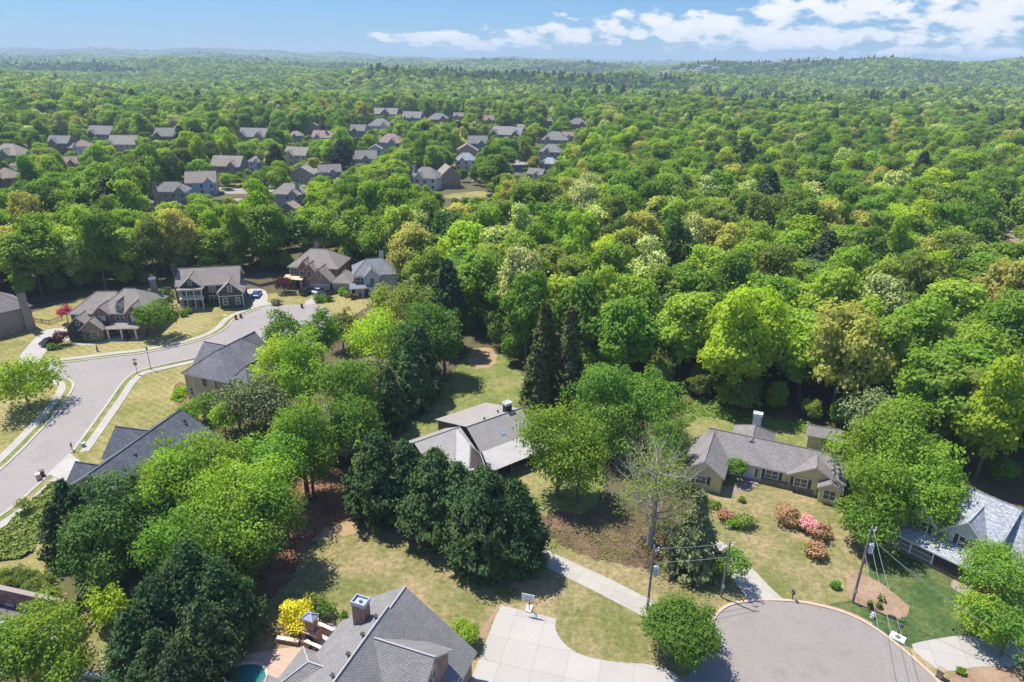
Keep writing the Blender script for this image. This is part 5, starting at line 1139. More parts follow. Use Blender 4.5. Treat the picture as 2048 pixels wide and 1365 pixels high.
cover('underbrush', 'low woodland undergrowth along the forest edge behind the ranch house', [(1350, 880), (1360, 800), (1430, 800), (1500, 830), (1620, 850), (1720, 900), (1730, 960), (1700, 920), (1600, 865), (1480, 850), (1400, 830)], ML['mid'], 1500, 1.0, .35, 6)
# ------------------------------------------------------------------ the forest
# ground that stays open (pixel outlines turned into ground outlines) and what a crown must not cover
LINE = [(-900, 760), (-300, 640), (0, 612), (60, 606), (130, 592), (200, 585), (330, 572), (340, 552), (490, 552), (560, 545), (700, 545), (790, 560), (830, 600), (870, 640), (930, 690), (960, 684), (1000, 700), (1045, 760), (1180, 785), (1350, 792), (1400, 798), (1480, 832), (1600, 852), (1700, 866), (1735, 930), (1880, 965), (2060, 990), (2400, 1060), (4000, 1500)]
OPEN = [U(*p) for p in LINE] + [(400, 20), (400, -300), (-400, -300), (-400, 60)]
def R_(x0, y0, x1, y1): return [(x0, y0), (x1, y0), (x1, y1), (x0, y1)]
PROT = [R_(340, 524, 490, 620), R_(566, 500, 700, 590), R_(702, 520, 786, 600), R_(130, 580, 296, 690), R_(0, 575, 68, 680), [(940, 690), (1010, 700), (1040, 740), (1040, 830), (860, 840), (900, 760)], R_(1385, 835, 1690, 960), R_(1600, 858, 1680, 905), R_(1925, 975, 2048, 1080), [(1365, 830), (1480, 810), (1600, 862), (1400, 880)], R_(2005, 375, 2035, 460), [(1995, 455), (2048, 470), (2048, 500), (2010, 480)], R_(490, 560, 560, 610)]
for px, pyb, wpx, kind, wall, roof, lab, kw in FH:
    hh = wpx * 0.62 if kw.get('two', True) else wpx * 0.45
    PROT.append(R_(px - wpx * .45, pyb - hh, px + wpx * .45, pyb - hh * 0.3))
PROT += [[(640, 330), (690, 298), (740, 300), (725, 328), (665, 343)], R_(1010, 308, 1052, 345), R_(430, 378, 500, 392), R_(880, 378, 990, 392), R_(60, 345, 110, 352)]
DBP = [R_(235, 176, 252, 188), R_(1430, 180, 1475, 190), R_(1520, 183, 1545, 190), R_(1285, 136, 1345, 148), R_(1390, 127, 1420, 137), R_(1470, 120, 1530, 131)]
def bbox(P): return min(p[0] for p in P), min(p[1] for p in P), max(p[0] for p in P), max(p[1] for p in P)
PB = [(P, bbox(P)) for P in PROT]; DB2 = [(P, bbox(P)) for P in DBP]
def covers(x, y, z, H, R, lst):
    """does this crown stand in front of something that has to stay in view"""
    cx, cy, dep = Pj(x, y, z + H * .6)
    if dep < 5: return False
    rx = R * FPX / dep * .92; tx, ty, _ = Pj(x, y, z + H); bx, by, _ = Pj(x, y, z + H * .15)
    x0, x1, y0, y1 = cx - rx, cx + rx, ty, by
    for P, (a, b, c, d) in lst:
        if x1 < a or x0 > c or y1 < b or y0 > d: continue
        # the protected thing may stand in front of the tree
        if U(0, d)[1] < y - 2 and False: continue
        for k in range(12):
            t = k * math.pi / 6; qx = cx + rx * .8 * math.cos(t); qy = (y0 + y1) / 2 + (y1 - y0) / 2 * .8 * math.sin(t)
            if inpoly(qx, qy, P): return True
        if inpoly(cx, (y0 + y1) / 2, P) or inpoly(cx, y0 + 2, P): return True
        if a > x0 and c < x1 and b > y0 and d < y1: return True
    return False
def behind_only(x, y, lst):
    """things nearer to the camera than the tree do not forbid it"""
    out = []
    for P, bb in lst:
        gy = bb[3]
        try: yy = U((bb[0] + bb[2]) / 2, gy)[1]
        except Exception: yy = 1e9
        if gy < 140: yy = 1e9
        if yy > y - 4: out.append((P, bb))
    return out
HOUSE_SP = [(U(px, pyb)[0], U(px, pyb)[1], max(10, wpx / FPX * Pj(*U(px, pyb))[2] * .72)) for px, pyb, wpx, *_ in FH]
rng = np.random.default_rng(5)
cand = []
def place(d0, d1, sp, wedge=0.86):
    y = -60.0 if d0 < 60 else d0 * 0.5
    Y = np.arange(20, d1, sp)
    for yy in Y:
        X = np.arange(-d1, d1, sp)
        xx = X + rng.uniform(-.42, .42, len(X)) * sp; y2 = yy + rng.uniform(-.42, .42, len(X)) * sp
        d = np.hypot(xx, y2); ok = (d >= d0) & (d < d1) & (np.abs(xx) < y2 * wedge + 70)
        cand.extend(zip(xx[ok], y2[ok]))
place(40, 420, 8.5); place(420, 900, 9.6)
near = []; HB = [(x, y, 0.0) for x, y in cand]
trees = []
for x, y in cand:
    d = math.hypot(x, y)
    if inpoly(x, y, OPEN): continue
    if any((x - a) ** 2 + (y - 4 - b) ** 2 < (r * .8) ** 2 for a, b, r in HOUSE_SP): continue
    z = float(hgt(x, y)) if d > 640 else 0.0
    lst = behind_only(x, y, PB)
    px, py, dep = Pj(x, y, 10)
    if px < -260 or px > 2320 or py < -50 or py > 1500: continue
    H = rng.uniform(14, 25); R = rng.uniform(4.6, 7.3)
    # the wood stands taller towards the right foreground
    if px < 1160 and 255 < Pj(x, y, 0)[1] < 405 and rng.random() < .15: continue
    fits = False
    for k in (1.0, 0.75, 0.55, 0.4, 0.3):
        if not covers(x, y, z, H * k, R * max(k, .5), lst): fits = True; H *= k; R *= max(k, .5); break
    if fits: trees.append((x, y, z, H, R))
trees.sort(key=lambda t: math.hypot(t[0], t[1]) - 3 * t[3] * 0)
# forest tree shapes: one mesh for each shape, shared by its copies
FP = []
for i in range(6):
    FP.append(crown_broad(300 + i, 18, 5.6, 11500, .5, base=[.03, .08, .02, .05, .1, .04][i], puffs=[30, 40, 24, 34, 46, 28][i], loose=[.3, .6, .4, .25, .5, .7][i], m=ML['mix'], top=[1.8, 1.0, 2.2, 1.4, 1.2, 2.0][i]))
FPC = [crown_conifer(340 + i, 21, 3.6, 14000, .55, base=.15, m=ML['pine'], power=.7, belly=.3) for i in range(2)]
FTR = []
for i in range(3):
    o = trunk_mesh(360 + i, 18, 5, .24, 6, MBARK, .3); FTR.append(o.data); bpy.data.objects.remove(o)
def remat(me, m): c = me.copy(); c.materials[0] = m; return c
KINDS = [('mix', .34, 'mid-green broadleaf tree in the dense forest'), ('bright', .18, 'vivid green broadleaf tree in the dense forest'), ('mid', .14, 'deep green broadleaf tree in the dense forest'), ('lime', .08, 'yellow-green broadleaf tree in the dense forest'), ('olive', .09, 'olive broadleaf tree in the dense forest'), ('pale', .06, 'pale flowering tree in the dense forest'), ('tan', .04, 'tan budding tree in the dense forest'), ('deep', .04, 'very dark broadleaf tree in the dense forest'), ('pine', .03, 'dark pine in the dense forest')]
VAR = {}
for k, w, lab in KINDS:
    VAR[k] = [remat(m_, ML[k]) for m_ in (FP if k != 'pine' else FPC)]
ks = [k for k, w, l in KINDS]; wts = np.array([w for k, w, l in KINDS]); wts /= wts.sum(); labs = {k: l for k, w, l in KINDS}
KSC = {'pine': (21, 3.6)}
def mixn(x, y):   # kinds come in drifts
    return 0.5 + 0.5 * math.sin(x * .031 + 1.1 * math.sin(y * .023)) * math.cos(y * .027 + 2.0)
NEAR_N = 300
ADJ = {'mix': 'mid-green', 'bright': 'vivid green', 'mid': 'deep green', 'lime': 'yellow-green', 'olive': 'olive', 'pale': 'pale flowering', 'tan': 'tan budding', 'deep': 'very dark', 'pine': 'dark pine'}
ORD = ['nearest', 'second nearest', 'third nearest', 'fourth nearest', 'fifth nearest', 'sixth nearest', 'seventh nearest', 'eighth nearest', 'ninth nearest', 'tenth nearest'] + ['%dth nearest' % i for i in range(11, 60)]
BINS = [(70, 'behind the taupe house'), (200, 'behind the gabled brick house'), (335, 'behind the round street tree'), (420, 'left behind the green house'), (490, 'right behind the green house'), (565, 'behind the blue car'), (640, 'left behind the red brick house'), (705, 'right behind the red brick house'), (800, 'behind the grey gabled house'), (900, 'beyond the tree strip'), (985, 'above the centre lawn'), (1060, 'left of the twin bronze conifers'), (1130, 'directly behind the twin bronze conifers'), (1210, 'just right of the twin bronze conifers'), (1300, 'left behind the wide fresh green trees'), (1390, 'right behind the wide fresh green trees'), (1450, 'behind the left wing of the ranch house'), (1520, 'behind the white ranch chimney'), (1600, 'left of the yellow garden shed'), (1680, 'behind the yellow garden shed'), (1760, 'left behind the huge maple'), (1850, 'directly behind the huge maple'), (1930, 'right behind the huge maple'), (9999, 'behind the porch house roof')]
seen_near = 0; stuff = []; src = {}; cnt = {}
for (x, y, z, H, R) in trees:
    q = mixn(x, y); w2 = wts * np.array([1, .6 + 1.2 * q, 1.4 - q, .4 + 1.4 * q, 1, .3 + 1.6 * (1 - q), .5 + q, 1, 1]); w2 /= w2.sum()
    k = ks[rng.choice(len(ks), p=w2)]
    if x < -35 and math.hypot(x, y) < 420 and k in ('pale', 'tan') and rng.random() < .5: k = 'mix'
    if k == 'pine' and 930 < Pj(x, y, 12)[0] < 1300: k = 'mid'
    vi = int(rng.integers(len(VAR[k]))); H0, R0_ = KSC.get(k, (18, 5.6))
    px, py, _ = Pj(x, y, H * .8); vis = -30 < px < 2080 and py < 1400
    if seen_near < NEAR_N and vis:
        seen_near += 1
        where = next(w for lim, w in BINS if px < lim); c_ = cnt.get((k, where), 0); cnt[(k, where)] = c_ + 1
        lab = '%s %s forest tree %s' % (ORD[c_], ADJ[k], where)
        e = empty('forest_tree' if k != 'pine' else 'pine_tree', (x, y, z), lab, 'tree', 'trees of the dense forest', rz=rng.random() * 6.28)
        e.scale = (R / R0_, R / R0_, H / H0)
        o = bpy.data.objects.new('crown', VAR[k][vi]); COL.objects.link(o); o.parent = e
        t = bpy.data.objects.new('trunk', FTR[seen_near % 3]); COL.objects.link(t); t.parent = e
        src.setdefault((k, vi), o)
    else:
        stuff.append((x, y, z, H / H0, R / R0_, k, vi))
EDGE = []
nb = len(LINE)
US = [remat(crown_broad(380 + i, 7, 3.0, 3600, .36, base=.02, puffs=22, m=ML['mid'], loose=.35), ML[k]) for i, k in enumerate(('mid', 'deep', 'bright', 'olive'))]
FT2 = trunk_mesh(390, 7, 2.5, .09, 4, MBARK, .15); FT2d = FT2.data; bpy.data.objects.remove(FT2); uc = {}
Lw = [U(*p) for p in LINE if -120 <= p[0] <= 2100]
for a, b in zip(Lw, Lw[1:]):
    L = math.hypot(b[0] - a[0], b[1] - a[1]); n = int(L / 4.2)
    for i in range(n):
        for row in range(2):
            t = (i + rng.random()) / n; x = a[0] + (b[0] - a[0]) * t; y = a[1] + (b[1] - a[1]) * t + 2.0 + row * 5 + rng.uniform(-1.2, 1.8)
            px, py, _ = Pj(x, y, 4)
            if inpoly(x, y, OPEN) or not (-40 < px < 2090) or rng.random() < .25: continue
            H = rng.uniform(3.6, 9.0); R = H * rng.uniform(.34, .46)
            if covers(x, y, 0, H, R, behind_only(x, y, PB)): H *= .5; R *= .7
            j = int(rng.integers(4)); where = next(w for lim, w in BINS if px < lim); c_ = uc.get((j, where), 0); uc[(j, where)] = c_ + 1
            if c_ > 12: continue
            e = empty('understory_tree', (x, y, 0), '%s low %s understory tree %s' % (['first', 'second', 'third', 'fourth', 'fifth', 'sixth', 'seventh', 'eighth', 'ninth', 'tenth', 'eleventh', 'twelfth', 'thirteenth'][c_], ['green', 'dark green', 'bright green', 'olive'][j], where), 'tree', 'low trees along the forest edge', rz=rng.random() * 6.28)
            e.scale = (R / 3, R / 3, H / 7); o = bpy.data.objects.new('crown', US[j]); COL.objects.link(o); o.parent = e; t_ = bpy.data.objects.new('trunk', FT2d); COL.objects.link(t_); t_.parent = e
def gn_forest(name, label, pts, sources):
    """one object: crowns of the standing trees repeated over the points"""
    me = bpy.data.meshes.new(name); n = len(pts)
    me.vertices.add(n); me.vertices.foreach_set('co', np.array([(p[0], p[1], p[2]) for p in pts], dtype=np.float32).reshape(-1))
    for an, ty, vals in (('rotz', 'FLOAT', [p[6] for p in pts]), ('sxy', 'FLOAT', [p[4] for p in pts]), ('sz', 'FLOAT', [p[3] for p in pts]), ('idx', 'INT', [p[5] for p in pts])):
        a = me.attributes.new(an, ty, 'POINT'); a.data.foreach_set('value', vals)
    o = bpy.data.objects.new(name, me); COL.objects.link(o); tag(o, label, kind='stuff')
    ng = bpy.data.node_groups.new(name, 'GeometryNodeTree'); ng.interface.new_socket('Geometry', in_out='INPUT', socket_type='NodeSocketGeometry'); ng.interface.new_socket('Geometry', in_out='OUTPUT', socket_type='NodeSocketGeometry')
    N = ng.nodes; L = ng.links; gi = N.new('NodeGroupInput'); go = N.new('NodeGroupOutput')
    jn = N.new('GeometryNodeJoinGeometry')
    for so in reversed(sources):
        oi = N.new('GeometryNodeObjectInfo'); oi.transform_space = 'ORIGINAL'; oi.inputs['Object'].default_value = so; oi.inputs['As Instance'].default_value = False
        g2 = N.new('GeometryNodeGeometryToInstance'); L.new(oi.outputs['Geometry'], g2.inputs[0]); L.new(g2.outputs[0], jn.inputs[0])
    iop = N.new('GeometryNodeInstanceOnPoints'); L.new(gi.outputs[0], iop.inputs['Points']); L.new(jn.outputs[0], iop.inputs['Instance']); iop.inputs['Pick Instance'].default_value = True
    def attr(nm, ty):
        a = N.new('GeometryNodeInputNamedAttribute'); a.data_type = ty; a.inputs['Name'].default_value = nm; return a.outputs[0]
    L.new(attr('idx', 'INT'), iop.inputs['Instance Index'])
    c = N.new('ShaderNodeCombineXYZ'); L.new(attr('rotz', 'FLOAT'), c.inputs[2]); L.new(c.outputs[0], iop.inputs['Rotation'])
    c2 = N.new('ShaderNodeCombineXYZ'); s_ = attr('sxy', 'FLOAT'); L.new(s_, c2.inputs[0]); L.new(s_, c2.inputs[1]); L.new(attr('sz', 'FLOAT'), c2.inputs[2]); L.new(c2.outputs[0], iop.inputs['Scale'])
    L.new(iop.outputs[0], go.inputs[0])
    md = o.modifiers.new('spread', 'NODES'); md.node_group = ng
    return o
sk = list(src.keys()); sidx = {k: i for i, k in enumerate(sk)}
byk = {}
for k, vi in sk: byk.setdefault(k, []).append(vi)
pts = []
for x, y, z, sz, sxy, k, vi in stuff:
    if k not in byk: k = 'mix'
    if (k, vi) not in sidx: vi = byk[k][vi % len(byk[k])]
    pts.append((x, y, z, sz, sxy, sidx[(k, vi)], rng.random() * 6.28))
gn_forest('forest_canopy', 'unbroken green forest canopy stretching from the near woods to the middle distance', pts, [src[k] for k in sk])
print('forest individuals', seen_near, 'stuff', len(pts))
# --- distant woods: light crowns on the rolling land, out to the horizon
lo = []
for i, mk in enumerate(('far', 'far', 'far', 'pine', 'deep', 'pale')):
    if mk == 'pine': me = crown_conifer(400 + i, 20, 3.8, 420, 1.7, base=.1, m=ML['pine'], power=.7)
    else: me = crown_broad(400 + i, 16, 6.2, 420, 1.9, base=.05, puffs=9, m=ML[mk], loose=.3)
    # a standing tree of each shape at the near side of the distant woods
    dd = 905 + i * 9; xx = -420 + i * 190; yy = math.sqrt(dd * dd - xx * xx)
    e = empty('distant_tree', (xx, yy, float(hgt(xx, yy))), ['green', 'mid-green', 'mottled green', 'dark pine', 'dark green', 'pale'][i] + ' tree standing where the middle forest meets the far woods', 'tree')
    o = bpy.data.objects.new('crown', me); COL.objects.link(o); o.parent = e; lo.append(o)
pf = []
d = 900.0
while d < 10500:
    s = max(10.0, d / 230.0); n = int(1.62 * d / s) 
    th = np.linspace(-0.81, 0.81, n) + rng.uniform(-.4, .4, n) * 1.62 / n; dd = d + rng.uniform(-.45, .45, n) * s
    X = dd * np.sin(th); Y = dd * np.cos(th); Z = hgt(X, Y)
    pine = np.sin(X / 260 + 1.7 * np.sin(Y / 330)) * np.cos(Y / 170 + X / 900 + 0.6)
    for x, y, z, pv in zip(X, Y, Z, pine):
        px, py, dep = Pj(x, y, z + 10)
        if px < -160 or px > 2210: continue
        sc_ = s / 10.0
        if sc_ < 8 and py > 90:
            bad = False
            for P, (a, b, c, d_) in DB2:
                if a - 3 < px < c + 3 and b - 1 < Pj(x, y, z + 14)[1] < d_ + 6 and y < 2380: bad = True; break
            if bad: continue
        r = rng.random()
        belt = 1100 < math.hypot(x, y) < 1600 and -400 < x < 500
        if pv > (.52 if not belt else 0.3): i = 3 if r < .1 else 4 if r < .8 else 0
        else: i = 0 if r < .33 else 1 if r < .6 else 2 if r < .8 else 5 if r < .88 else 4
        v = rng.uniform(.75, 1.25) * (1 + .25 * math.sin(x / 60) * math.cos(y / 75))
        pf.append((x, y, z, min(v * (1 + .25 * (sc_ - 1)), 1.9), v * min(sc_, 4.5), i, r * 6.28))
    d += s
gn_forest('distant_woods', 'hazy blue-green woods rolling away to the horizon', pf, lo)
print('distant', len(pf))
# ------------------------------------------------------------------ small things
def paint(name, c, metal=0.0, rough=0.25):
    m, t, b = mat(name); setc(t, b, c); b.inputs['Roughness'].default_value = rough; b.inputs['Metallic'].default_value = metal; b.inputs['Coat Weight'].default_value = 0.5; return m
TYRE = plain('tyre_rubber', (0.02, 0.02, 0.02), 0.9); RIM = plain('wheel_rim', (0.35, 0.35, 0.36), 0.4)
LAMPW = plain('headlight_lens', (0.7, 0.7, 0.7), 0.2); LAMPR = plain('tail_light_lens', (0.35, 0.02, 0.02), 0.3)
def car(px, py, rz, m, label, kind='sedan', z=0.03, group=None):
    x, y = U(px, py); e = empty('parked_' + kind, (x, y, z), label, 'car' if kind != 'pickup' else 'truck', group, math.radians(rz))
    L, Wd = (4.6, 1.8) if kind == 'sedan' else (4.9, 1.95) if kind == 'suv' else (5.6, 2.0)
    # side outlines: body below the glass line, cabin above
    bot = [(-L / 2, .32), (-L / 2, .8), (-L / 2 + .15, .93), (-L * .18, 1.0), (L * .2, 1.0), (L / 2 - .3, .9), (L / 2, .72), (L / 2, .32)]
    if kind == 'sedan': top = [(-L * .40, .97), (-L * .24, 1.42), (L * .06, 1.45), (L * .24, .99)]
    elif kind == 'suv': bot = [(a, b * 1.15) for a, b in bot]; top = [(-L * .48, 1.1), (-L * .43, 1.72), (L * .08, 1.74), (L * .24, 1.12)]
    else: bot = [(a, b * 1.1) for a, b in bot]; top = [(-L * .12, 1.08), (-L * .07, 1.72), (L * .12, 1.74), (L * .24, 1.1)]
    def loft(prof, w0, w1, z0, z1):
        mb = MB(); n = len(prof)
        def wd(z): k = (z - z0) / (z1 - z0); return w0 + (w1 - w0) * k
        A = [(p[0], -wd(p[1]) / 2, p[1]) for p in prof]; B = [(p[0], wd(p[1]) / 2, p[1]) for p in prof]
        mb.face(A[::-1]); mb.face(B)
        for i in range(n): j = (i + 1) % n; mb.face([A[i], A[j], B[j], B[i]])
        return mb
    def loc(mb):
        c, s = math.cos(math.radians(rz)), math.sin(math.radians(rz)); mb.v = [(x + a * c - b * s, y + a * s + b * c, z + h) for a, b, h in mb.v]; return mb
    def bev(o, w=.06):
        b = o.modifiers.new('soft edges', 'BEVEL'); b.width = w; b.segments = 2; b.limit_method = 'ANGLE'; return o
    body = bev(loc(loft(bot, Wd, Wd - .06, .3, 1.1)).build('body', m, e, uv=False, merge=True), .09)
    zt = max(p[1] for p in top); zb = min(p[1] for p in top)
    bev(loc(loft(top, Wd - .12, Wd - .42, zb, zt)).build('cabin_glass', GLASSD, e, uv=False, merge=True), .05)
    rf = MB(); rx0, rx1 = top[1][0] + .04, top[2][0] - .04; rf.box(((rx0 + rx1) / 2, 0, zt - .015), (rx1 - rx0, Wd - .46, .05)); bev(loc(rf).build('roof_panel', m, e, uv=False), .02)
    for sx in (-.31, .31):
        for sy in (-1, 1):
            mb = MB(); mb.tube((L * sx, sy * (Wd / 2 - .21), .33), (L * sx, sy * (Wd / 2 + .01), .33), .33, n=14); w = loc(mb).build('wheel', TYRE, e, uv=False)
            mb = MB(); mb.tube((L * sx, sy * (Wd / 2 + .0), .33), (L * sx, sy * (Wd / 2 + .03), .33), .19, n=10); loc(mb).build('rim', RIM, w, uv=False)
    for sy in (-1, 1):
        mb = MB(); mb.box((L / 2 - .03, sy * (Wd / 2 - .3), .62), (.08, .38, .15)); loc(mb).build('headlight', LAMPW, e, uv=False)
        mb = MB(); mb.box((-L / 2 + .03, sy * (Wd / 2 - .25), .66), (.08, .3, .16)); loc(mb).build('tail_light', LAMPR, e, uv=False)
    return e
CB = paint('paint_blue', (0.02, 0.16, 0.55)); CK = paint('paint_black', (0.012, 0.012, 0.014)); CWt = paint('paint_white', (0.75, 0.76, 0.77)); CD = paint('paint_charcoal', (0.035, 0.037, 0.042)); CS = paint('paint_silver', (0.42, 0.44, 0.47), .3)
car(514, 593, 96, CB, 'bright blue car parked on the driveway beside the dark green house')
car(616, 588, 62, CK, 'black suv parked left of the white car at the red brick house', 'suv')
car(640, 586, 62, CWt, 'white car parked between the black and the charcoal car')
car(658, 589, 40, CD, 'charcoal car parked at the right end of the three at the red brick house')
car(104, 688, 70, CK, 'black car half under the maroon tree on the left driveway', 'sedan')
car(75, 357, 20, CWt, 'white pickup parked near the far-left houses', 'pickup')
car(582, 343, -20, CK, 'black car on the far driveway beside the big round tree'); car(572, 341, -20, CWt, 'white car on the far driveway beside the big round tree', 'suv')
car(518, 357, -30, CK, 'dark car in front of the blue-sided far house'); car(697, 305, 35, CS, 'silver car on the far street'); car(622, 318, -10, CWt, 'white car behind the pinkish flowering tree', 'suv')
car(793, 258, 0, CWt, 'white car in front of the far pink stone house', 'pickup'); car(1021, 284, 10, CS, 'silver car at the head of the far turning circle'); car(1056, 318, 40, CD, 'dark car beside the right-hand far row'); car(953, 364, 30, CWt, 'pale car at the near end of the far street')
# utility poles and wires
MPOLE = plain('pole_wood', (0.20, 0.18, 0.16), 0.9, 0.2, 4); TRF = plain('transformer_grey', (0.42, 0.47, 0.53), 0.4); WIRE = plain('wire', (0.30, 0.30, 0.31), 0.5)
def pole(px, py, H, label, trans=None, arms=0, lean=0.0, r=.16, arm_dir=0.0):
    x, y = U(px, py); e = empty('utility_pole', (x, y, 0), label, 'utility pole')
    mb = MB(); mb.tube((x, y, -.2), (x + lean, y, H), r, r * .7, 10); mb.build('shaft', MPOLE, e, uv=False)
    for z in range(arms):
        mb = MB(); zz = H - .5 - z * 1.6; c, s = math.cos(arm_dir), math.sin(arm_dir); mb.box((x + lean, y, zz), (2.4, .12, .14), arm_dir); o = mb.build('crossarm', MPOLE, e, uv=False)
        for k in (-1, 0, 1):
            mb = MB(); mb.tube((x + c * k * 1.05, y + s * k * 1.05, zz + .14), (x + c * k * 1.05, y + s * k * 1.05, zz + .4), .05, n=6); mb.build('insulator', GALV, o, uv=False)
    if trans:
        mb = MB(); zx = trans; mb.tube((x + lean + .42, y - .1, H - zx - 1.0), (x + lean + .42, y - .1, H - zx), .29, n=12); o = mb.build('transformer', TRF, e, uv=False)
        mb = MB(); mb.tube((x + lean + .42, y - .1, H - zx), (x + lean + .42, y - .1, H - zx + .25), .05, n=6); mb.tube((x + lean + .55, y - .1, H - zx), (x + lean + .6, y - .1, H - zx + .3), .04, n=6); mb.build('bushing', WHITE, o, uv=False)
    mb = MB(); mb.tube((x + lean, y, H), (x + lean, y, H + .3), .05, n=6); mb.build('pole_top_pin', GALV, e, uv=False)
    mb = MB(); mb.box((x + lean + .3, y, H - .5), (.5, .07, .07)); mb.tube((x + lean + .5, y, H - .45), (x + lean + .5, y, H - .05), .07, n=6); mb.build('cutout_fuse', WHITE, e, uv=False)
    mb = MB(); mb.box((x, y - r - .02, 1.5), (.3, .1, .45)); mb.build('meter_box', GALV, e, uv=False)
    return (x + lean, y, H)
p1 = pole(1705, 1205, 10.7, 'tallest weathered utility pole with grey transformer standing in the straw bed', 2.4, 0)
x1_, y1_ = U(1294, 1225)
p2 = pole(1294, 1222, 9.0, 'utility pole with small bluish transformer beside the long driveway', 2.7, 0, r=.15)
p3 = pole(1442, 1195, 8.0, 'slim utility pole half hidden behind the airy kerb tree', None, 0, r=.12)
pf_ = pole(2010, 470, 15.0, 'far utility pole with crossarms beside the road at the right edge', None, 3, r=.2, arm_dir=.2)
def wire(a, b, sag, label, r=.022, m=None):
    mb = MB(); n = 26; P = []
    for i in range(n + 1):
        t = i / n; P.append((a[0] + (b[0] - a[0]) * t, a[1] + (b[1] - a[1]) * t, a[2] + (b[2] - a[2]) * t - sag * 4 * t * (1 - t)))
    for i in range(n): mb.tube(P[i], P[i + 1], r, n=4, cap=False)
    o = mb.build('wire', m or WIRE, uv=False); tag(o, label, 'wire')
q1 = U(1862, 1450, 9.0); q2 = U(1835, 1450, 7.6); q3 = U(1800, 1450, 6)
wire((p1[0], p1[1], 10.9), (*q1, 8.8), .5, 'top power line running from the tallest pole out over the turning circle')
wire((p1[0] + .3, p1[1], 8.6), (*q2, 7.4), .5, 'middle power line below the top one over the turning circle')
wire((p1[0], p1[1], 7.0), (*q3, 6), .5, 'lowest cable running from the tallest pole over the turning circle')
wire((p1[0], p1[1], 9.4), (*U(1990, 1268, 4), 4.5), .6, 'thick service cable dropping from the tallest pole towards the porch house', .03)
wire((p2[0], p2[1], 8.8), (p3[0], p3[1], 7.8), .15, 'upper wire between the transformer pole and the slim pole'); wire((p2[0], p2[1], 6.9), (p3[0], p3[1], 5.9), .15, 'lower wire between the transformer pole and the slim pole')
# street lamp, stop sign
x, y = U(302, 740); e = empty('street_lamp', (x, y, 0), 'slim dark street lamp on the grass by the bend in the left street', 'street lamp')
mb = MB(); mb.tube((x, y, 0), (x, y, .6), .11, .08, 8); mb.tube((x, y, .6), (x, y, 4.3), .06, .05, 8); mb.build('post', BLACK, e, uv=False)
mb = MB(); mb.tube((x, y, 4.3), (x, y, 4.65), .13, .2, 8); mb.tube((x, y, 4.65), (x, y, 4.85), .24, .03, 8); mb.build('lantern', GLASSD, e, uv=False)
x, y = U(275, 749); e = empty('stop_sign', (x, y, 0), 'red stop sign with a green street name blade at the junction', 'sign')
mb = MB(); mb.tube((x, y, 0), (x, y, 3.2), .05, n=8); mb.build('post', BLACK, e, uv=False)
def disc(cx, cy, cz, r, rz, d, n=8, off=0.0):
    mb = MB(); c, s = math.cos(rz), math.sin(rz); A = []; B = []
    for i in range(n):
        t = 2 * math.pi * (i + .5) / n; u, v = r * math.cos(t), r * math.sin(t); A.append((cx + u * c + s * off, cy + u * s - c * off, cz + v)); B.append((cx + u * c + s * (off + d), cy + u * s - c * (off + d), cz + v))
    for i in range(n): j = (i + 1) % n; mb.face([A[i], A[j], B[j], B[i]])
    mb.face(B); mb.face(A[::-1]); return mb
rz = .25; disc(x, y, 2.3, .40, rz, .02, off=.05).build('sign_border', WHITE, e, uv=False); disc(x, y, 2.3, .36, rz, .012, off=.072).build('sign_face', plain('sign_red', (0.42, 0.03, 0.045), .4), e, uv=False)
def text(s, name, loc, rz, size, m, parent, tilt=math.pi / 2):
    cu = bpy.data.curves.new(name, 'FONT'); cu.body = s; cu.size = size; cu.extrude = .004; cu.align_x = 'CENTER'; cu.align_y = 'CENTER'; cu.materials.append(m)
    tmp = bpy.data.objects.new(name, cu); me = bpy.data.meshes.new_from_object(tmp); bpy.data.objects.remove(tmp); o = bpy.data.objects.new(name, me); COL.objects.link(o)
    o.location = Vector(loc) - (parent.location if parent else Vector()); o.rotation_euler = (tilt, 0, rz); o.parent = parent; return o
text('STOP', 'sign_text', (x + math.sin(rz) * .09, y - math.cos(rz) * .09, 2.3), rz, .26, WHITE, e)
mb = MB(); mb.box((x, y, 3.0), (.9, .03, .2), rz); mb.build('name_blade', plain('sign_green', (0.02, 0.20, 0.10), .4), e, uv=False)
mb = MB(); mb.box((x, y, 3.22), (.03, .8, .18), rz); mb.build('name_blade', plain('sign_green_back', (0.02, 0.20, 0.10), .4), e, uv=False)
# mailboxes, bins, hydrant
def mailbox(px, py, label, m=BLACK, rz=0.0):
    x, y = U(px, py); e = empty('mailbox', (x, y, 0), label, 'mailbox', None, 0)
    mb = MB(); mb.box((x, y, 0), (.1, .1, 1.05), rz); mb.box((x, y, .75), (.35, .07, .07), rz); mb.build('post', m, e, uv=False)
    mb = MB(); mb.box((x, y, 1.05), (.26, .55, .16), rz); c, s = math.cos(rz), math.sin(rz)
    mb.tube((x + s * .27, y - c * .27, 1.2), (x - s * .27, y + c * .27, 1.2), .13, n=12); mb.build('box', m, e, uv=False)
    mb = MB(); mb.box((x + .14, y, 1.2), (.02, .05, .25), rz); mb.build('flag', plain('mailbox_flag', (0.4, 0.03, 0.03)), e, uv=False)
mailbox(1584, 1200, 'black mailbox on the kerb of the turning circle in front of the ranch lawn'); mailbox(1797, 1268, 'black mailbox by the drain at the right driveway', rz=.7); mailbox(145, 902, 'dark mailbox at the mouth of the left driveway', rz=.6); mailbox(491, 620, 'mailbox on the verge by the blue car driveway'); mailbox(76, 672, 'mailbox post in the shade beside the taupe house')
